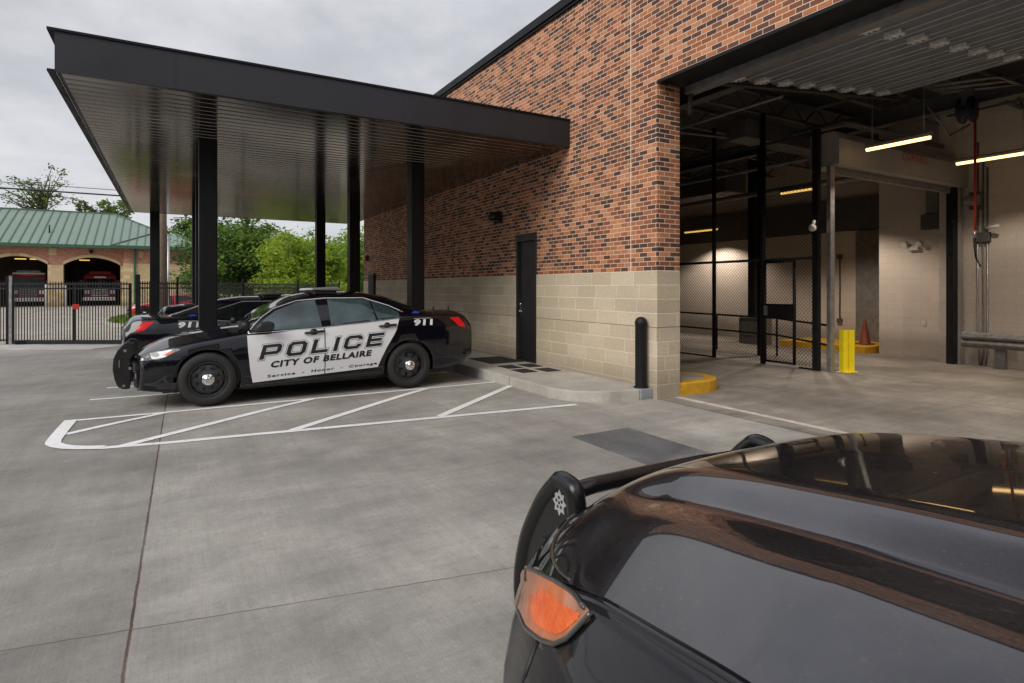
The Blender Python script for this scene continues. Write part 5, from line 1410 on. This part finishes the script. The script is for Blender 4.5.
# poles and wires
up = thing('utility_pole', 'brown wooden utility pole with grey conduit standing behind the canopy', 'utility pole', (-.2, 29.5, -.4))
px, py = -.375, 29.5
c = MB(); c.tube([(px, py, -.6), (px, py, 5), (px+.02, py, 11)], [.16, .15, .125], 14); c.build('pole', M['wood'], up)
c = MB(); c.tube([(px+.20, py-.1, -.4), (px+.20, py-.1, 3.9)], .05, 8); c.build('conduit', M['galv'], up)
c = MB(); c.bar((px-1.1, py, 10.2), (px+1.1, py, 10.2), .1, .12); c.build('crossarm', M['wood'], up)
up2 = thing('utility_pole', 'small far wooden pole with crossarm and wires seen between the columns', 'utility pole', (1.6, 102, 0))
x, y, zt = 1.72, 102.5, 12.6
c = MB(); c.tube([(x, y, 0), (x, y, zt)], [.2, .15], 10); c.build('pole', M['wood'], up2)
c = MB(); c.bar((x-1.7, y, 12.2), (x+.3, y, 12.4), .12, .12); c.bar((x-1.6, y, 10.2), (x, y, 10.8), .1, .1); c.cyl((x, y, zt), (x, y, zt+.5), .25, .2, 8); c.build('crossarm', M['wood'], up2)
for i, (z, lab) in enumerate(((10.35, 'uppermost thin power line above the green roof'), (9.75, 'thicker lower power line crossing just above the green roof'))):
    c = MB(); pts = [(-60+k*6.6, 60-.05*k, z+.0012*(k-11)**2*1.2) for k in range(23)]
    # spans above and behind the fire station, carried on by poles out of frame
    c.tube([(p[0], p[1]+18, p[2]+2.0) for p in pts], .035 if i == 0 else .085, 5); solo(c, 'power_line', M['wire'], lab, 'power line')
c = MB(); c.tube([(-.2, 29.5, 10.2-3.2), (6, 52, 7.2), (16, 90, 8)], .022, 5); solo(c, 'power_line', M['wire'], 'thin wire sloping across the trees below the canopy edge', 'power line')

# ------------------------------------------------------------------ trees
def tree(name, label, x, y, zg, h, cr, mats, leaf, nclump, nleaf, trunk_h=.35, seed=1, open_=0.0, group='trees beyond the fence', shape=(1, 1, .8), cat='tree', lean=0):
    rng = np.random.RandomState(seed); t = thing(name, label, cat, (x, y, zg), group)
    base = Vector((x, y, zg)); cz = zg+h-cr*shape[2]
    ctr = np.array([x+lean, y, cz])
    # clump centres through the crown volume, pushed outward
    C = []
    while len(C) < nclump:
        d = rng.normal(size=3); d /= np.linalg.norm(d); r_ = (rng.rand()**(.45 if not open_ else .55))
        p = ctr+d*r_*cr*np.array(shape)*(1+.18*math.sin(5*d[0]+seed)+.14*math.cos(7*d[1]+2*seed))
        if p[2] > zg+h*.10: C.append(p)
    tk = MB(); r0 = max(.06, h*.018)
    tk.tube([(x, y, zg-.2), (x+.03*h*math.sin(seed)+lean*.3, y, zg+h*trunk_h*.55), (x+lean*.6, y, zg+h*trunk_h), (x+lean, y+.02*h, zg+h*.78)], [r0*1.25, r0, r0*.8, r0*.2], 8)
    for i in range(0, nclump, max(1, nclump//26)):
        e = Vector(C[i]); s_ = Vector((x+lean*.6, y, zg+h*(trunk_h+.25*rng.rand()))); m_ = (s_+e)/2+Vector((0, 0, cr*.10*(rng.rand()-.2)))+Vector(rng.normal(size=3)*cr*.05)
        tk.tube([s_, m_, e], [r0*.42, r0*.26, r0*.07], 5, caps=False)
    tk.build('trunk', M['bark'], t)
    P_ = []; mi = []
    for j, p in enumerate(C):
        k = int(nleaf*(.5+rng.rand())); s_ = cr*(.15+.10*rng.rand())
        P_.append(p+rng.normal(size=(k, 3))*s_*np.array([1, 1, .6])*.60); mi.append(np.full(k, 0 if rng.rand() < .62 else 1))
    P_ = np.vstack(P_); mi = np.concatenate(mi); n = len(P_)
    a = rng.normal(size=(n, 3)); a[:, 2] *= .5; a /= np.linalg.norm(a, axis=1)[:, None]
    b = rng.normal(size=(n, 3)); b -= (a*b).sum(1)[:, None]*a; b /= np.linalg.norm(b, axis=1)[:, None]
    s_ = leaf*(.6+.8*rng.rand(n))[:, None]
    V = np.stack([P_-a*s_, P_-b*s_*.45, P_+a*s_, P_+b*s_*.45], 1).reshape(-1, 3)-np.array([x, y, zg])
    me = bpy.data.meshes.new('crown'); me.vertices.add(4*n); me.vertices.foreach_set('co', V.ravel())
    me.loops.add(4*n); me.loops.foreach_set('vertex_index', np.arange(4*n)); me.polygons.add(n)
    me.polygons.foreach_set('loop_start', np.arange(0, 4*n, 4)); 
    for m in mats: me.materials.append(M[m])
    me.polygons.foreach_set('material_index', mi.astype(np.int32)); me.update(calc_edges=True); me.validate()
    o = bpy.data.objects.new('crown', me); COL.objects.link(o); o.parent = t
    return t
tree('broadleaf_tree', 'bright yellow green tree in the middle of the row behind the fence', 7.5, 40.0, 0, 5.0, 2.7, ('leafB', 'leafB'), .13, 210, 80, .25, 11, shape=(1, 1, 1.05))
tree('broadleaf_tree', 'darker green tree just right of the paired canopy columns', 4.1, 46.0, 0, 6.7, 3.6, ('leafA', 'leafC'), .15, 190, 80, .2, 5, shape=(1, 1, .95))
tree('broadleaf_tree', 'tall airy green tree behind the bright yellow green one', 9.6, 52, 0, 6.5, 4.2, ('leafA', 'leafB'), .15, 120, 50, .3, 8, .5)
tree('broadleaf_tree', 'green tree right of the bright one beside a slim canopy column', 12.6, 48, 0, 5.7, 3.4, ('leafA', 'leafB'), .14, 130, 56, .25, 14, .3)
tree('broadleaf_tree', 'green tree at the far right end against the brick building', 14.8, 44, 0, 5.6, 2.9, ('leafA', 'leafB'), .14, 210, 70, .2, 19, .2)
tree('broadleaf_tree', 'green tree second from the right between two canopy columns', 16.2, 56, 0, 6.4, 3.9, ('leafA', 'leafA'), .17, 170, 66, .2, 23, .2)
tree('broadleaf_tree', 'dark leafy tree low behind the fence left of the bright tree', 6.0, 58, 0, 7.2, 4.4, ('leafC', 'leafA'), .17, 180, 70, .15, 29, .1)
GR = 'trees showing above the green roof'
tree('broadleaf_tree', 'sparse open tree with bare limbs rising above the green roof', -14.6, 95, 0, 17.4, 4.0, ('leafD', 'leafA'), .19, 50, 22, .55, 31, .9, GR)
tree('broadleaf_tree', 'small leafy treetop above the roof ridge beside the canopy corner', -6.9, 92, 0, 13.5, 2.5, ('leafA', 'leafD'), .2, 48, 34, .55, 37, .6, GR)
tree('broadleaf_tree', 'thin sprig of a treetop just left of the leafy one above the ridge', -9.9, 92, 0, 13.1, 1.2, ('leafA', 'leafD'), .18, 18, 22, .55, 41, .6, GR)
tree('broadleaf_tree', 'green tree glimpsed beyond the fence between the wooden pole and columns', 1.9, 72, 0, 9.6, 3.0, ('leafA', 'leafC'), .2, 60, 50, .35, 43, .4)
# unseen leaf mass added behind and left of the viewpoint to darken reflections
rw = np.random.RandomState(77); P_ = []
for cx_, cy_ in [(-26+rw.rand()*3, y_) for y_ in np.arange(-26, 9, 2.6)]+[(x_, -27+rw.rand()*3) for x_ in np.arange(-22, 6, 2.8)]:
    h_ = 6.5+3.5*rw.rand(); k = 1500; d = rw.normal(size=(k, 3)); d /= np.linalg.norm(d, axis=1)[:, None]
    P_.append(np.array([cx_, cy_, h_*.5])+d*(rw.rand(k)**.4)[:, None]*np.array([2.3, 2.3, h_*.52]))
P_ = np.vstack(P_); n = len(P_); a = rw.normal(size=(n, 3)); a /= np.linalg.norm(a, axis=1)[:, None]
b = rw.normal(size=(n, 3)); b -= (a*b).sum(1)[:, None]*a; b /= np.linalg.norm(b, axis=1)[:, None]
s_ = .26*(.6+.8*rw.rand(n))[:, None]
V = np.stack([P_-a*s_, P_-b*s_*.6, P_+a*s_, P_+b*s_*.6], 1).reshape(-1, 3); V[:, 2] = np.maximum(V[:, 2], .02)
me = bpy.data.meshes.new('woodland'); me.vertices.add(4*n); me.vertices.foreach_set('co', V.ravel())
me.loops.add(4*n); me.loops.foreach_set('vertex_index', np.arange(4*n)); me.polygons.add(n); me.polygons.foreach_set('loop_start', np.arange(0, 4*n, 4))
me.materials.append(M['leafC']); me.update(calc_edges=True); me.validate()
wo = bpy.data.objects.new('woodland', me); COL.objects.link(wo)
tag(wo, 'dark green wood along the far edge of the lot, seen only in reflections', 'woodland', kind='stuff')
# low timber fence / pale things behind the pickets
c = MB(); c.box(3.2, 39.8, -.3, 14, 39.9, .95); solo(c, 'board_fence', M['wood'], 'low brown board fence under the trees behind the pickets', 'fence')

# ------------------------------------------------------------------ sky, sun, camera
SUN_EL, SUN_AZ = 37, 245       # azimuth measured from +Y towards +X
wd = bpy.data.worlds.new('World'); SC.world = wd; wd.use_nodes = True
nt = wd.node_tree; bg = nt.nodes['Background']
sky = nd(nt, 'ShaderNodeTexSky', {'sky_type': 'NISHITA', 'sun_disc': False, 'sun_elevation': R(SUN_EL), 'sun_rotation': R(SUN_AZ)})
tc = nt.nodes.new('ShaderNodeTexCoord').outputs['Generated']
sp = nd(nt, 'ShaderNodeSeparateXYZ', None, Vector=tc)
zc_ = ma(nt, 'ADD', ma(nt, 'MAXIMUM', sp.outputs[2], 0.0), .22)
cv = nd(nt, 'ShaderNodeCombineXYZ', None, X=ma(nt, 'DIVIDE', sp.outputs[0], zc_), Y=ma(nt, 'DIVIDE', sp.outputs[1], zc_), Z=0.0)
n1 = noise(nt, cv.outputs[0], 1.15, 7, .58)
n2 = noise(nt, scaled(nt, cv.outputs[0], (1, 1.6, 1)), .42, 4, .5)
cl = ma(nt, 'ADD', ma(nt, 'MULTIPLY', n1, .6), ma(nt, 'MULTIPLY', n2, .4))
cloud = ramp(nt, cl, [(.36, (.44, .45, .49)), (.47, (.60, .61, .645)), (.56, (.80, .80, .83)), (.64, (.97, .97, .98))])
hz = ma(nt, 'SUBTRACT', 1.0, ma(nt, 'MULTIPLY', ma(nt, 'MAXIMUM', sp.outputs[2], 0.0), 2.6), clamp=True)
cloud = mixc(nt, ma(nt, 'MULTIPLY', hz, .45), cloud, (.95, .95, .96))
zen = ma(nt, 'MULTIPLY', ma(nt, 'SUBTRACT', sp.outputs[2], .42), 2.2, clamp=True)
band = ramp(nt, sp.outputs[2], [(.40, .50), (.58, .74), (.74, .90), (.84, .50), (.95, .36)])
gain = nd(nt, 'ShaderNodeVectorMath', {'operation': 'SCALE'}, i0=cloud, Scale=ma(nt, 'MULTIPLY', band, 2.0))
cloud = gain.outputs[0]
cloud = mixc(nt, ma(nt, 'MULTIPLY', zen, .7), cloud, (.86, .88, 1.0), 'MULTIPLY')
skyd = mixc(nt, 1.0, sky.outputs[0], (.10, .10, .10), 'MULTIPLY')
nt.links.new(mixc(nt, .9, skyd, cloud), bg.inputs[0]); bg.inputs[1].default_value = 1.0

sd_ = bpy.data.lights.new('sun', 'SUN'); sd_.energy = 2.25; sd_.angle = R(38); sd_.color = (1, .96, .90)
so = bpy.data.objects.new('sun', sd_); COL.objects.link(so)
az, el = R(SUN_AZ), R(SUN_EL)
dv = Vector((math.sin(az)*math.cos(el), math.cos(az)*math.cos(el), math.sin(el)))
so.rotation_euler = (-dv).to_track_quat('-Z', 'Y').to_euler()

cd_ = bpy.data.cameras.new('camera'); co_c = bpy.data.objects.new('camera', cd_); COL.objects.link(co_c)
co_c.location = (0, 0, 1.58); co_c.rotation_euler = (R(90), 0, R(-30.1))
cd_.sensor_width = 36; cd_.lens = 585/1024*36; cd_.shift_y = -53.5/1024
cd_.clip_start = .05; cd_.clip_end = 3000
SC.camera = co_c
SC.view_settings.view_transform = 'Standard'; SC.view_settings.look = 'None'
SC.view_settings.exposure = 0; SC.view_settings.gamma = 1
SC.cycles.use_denoising = True
SC.cycles.max_bounces = 10; SC.cycles.diffuse_bounces = 5; SC.cycles.glossy_bounces = 5
SC.cycles.sample_clamp_indirect = 8
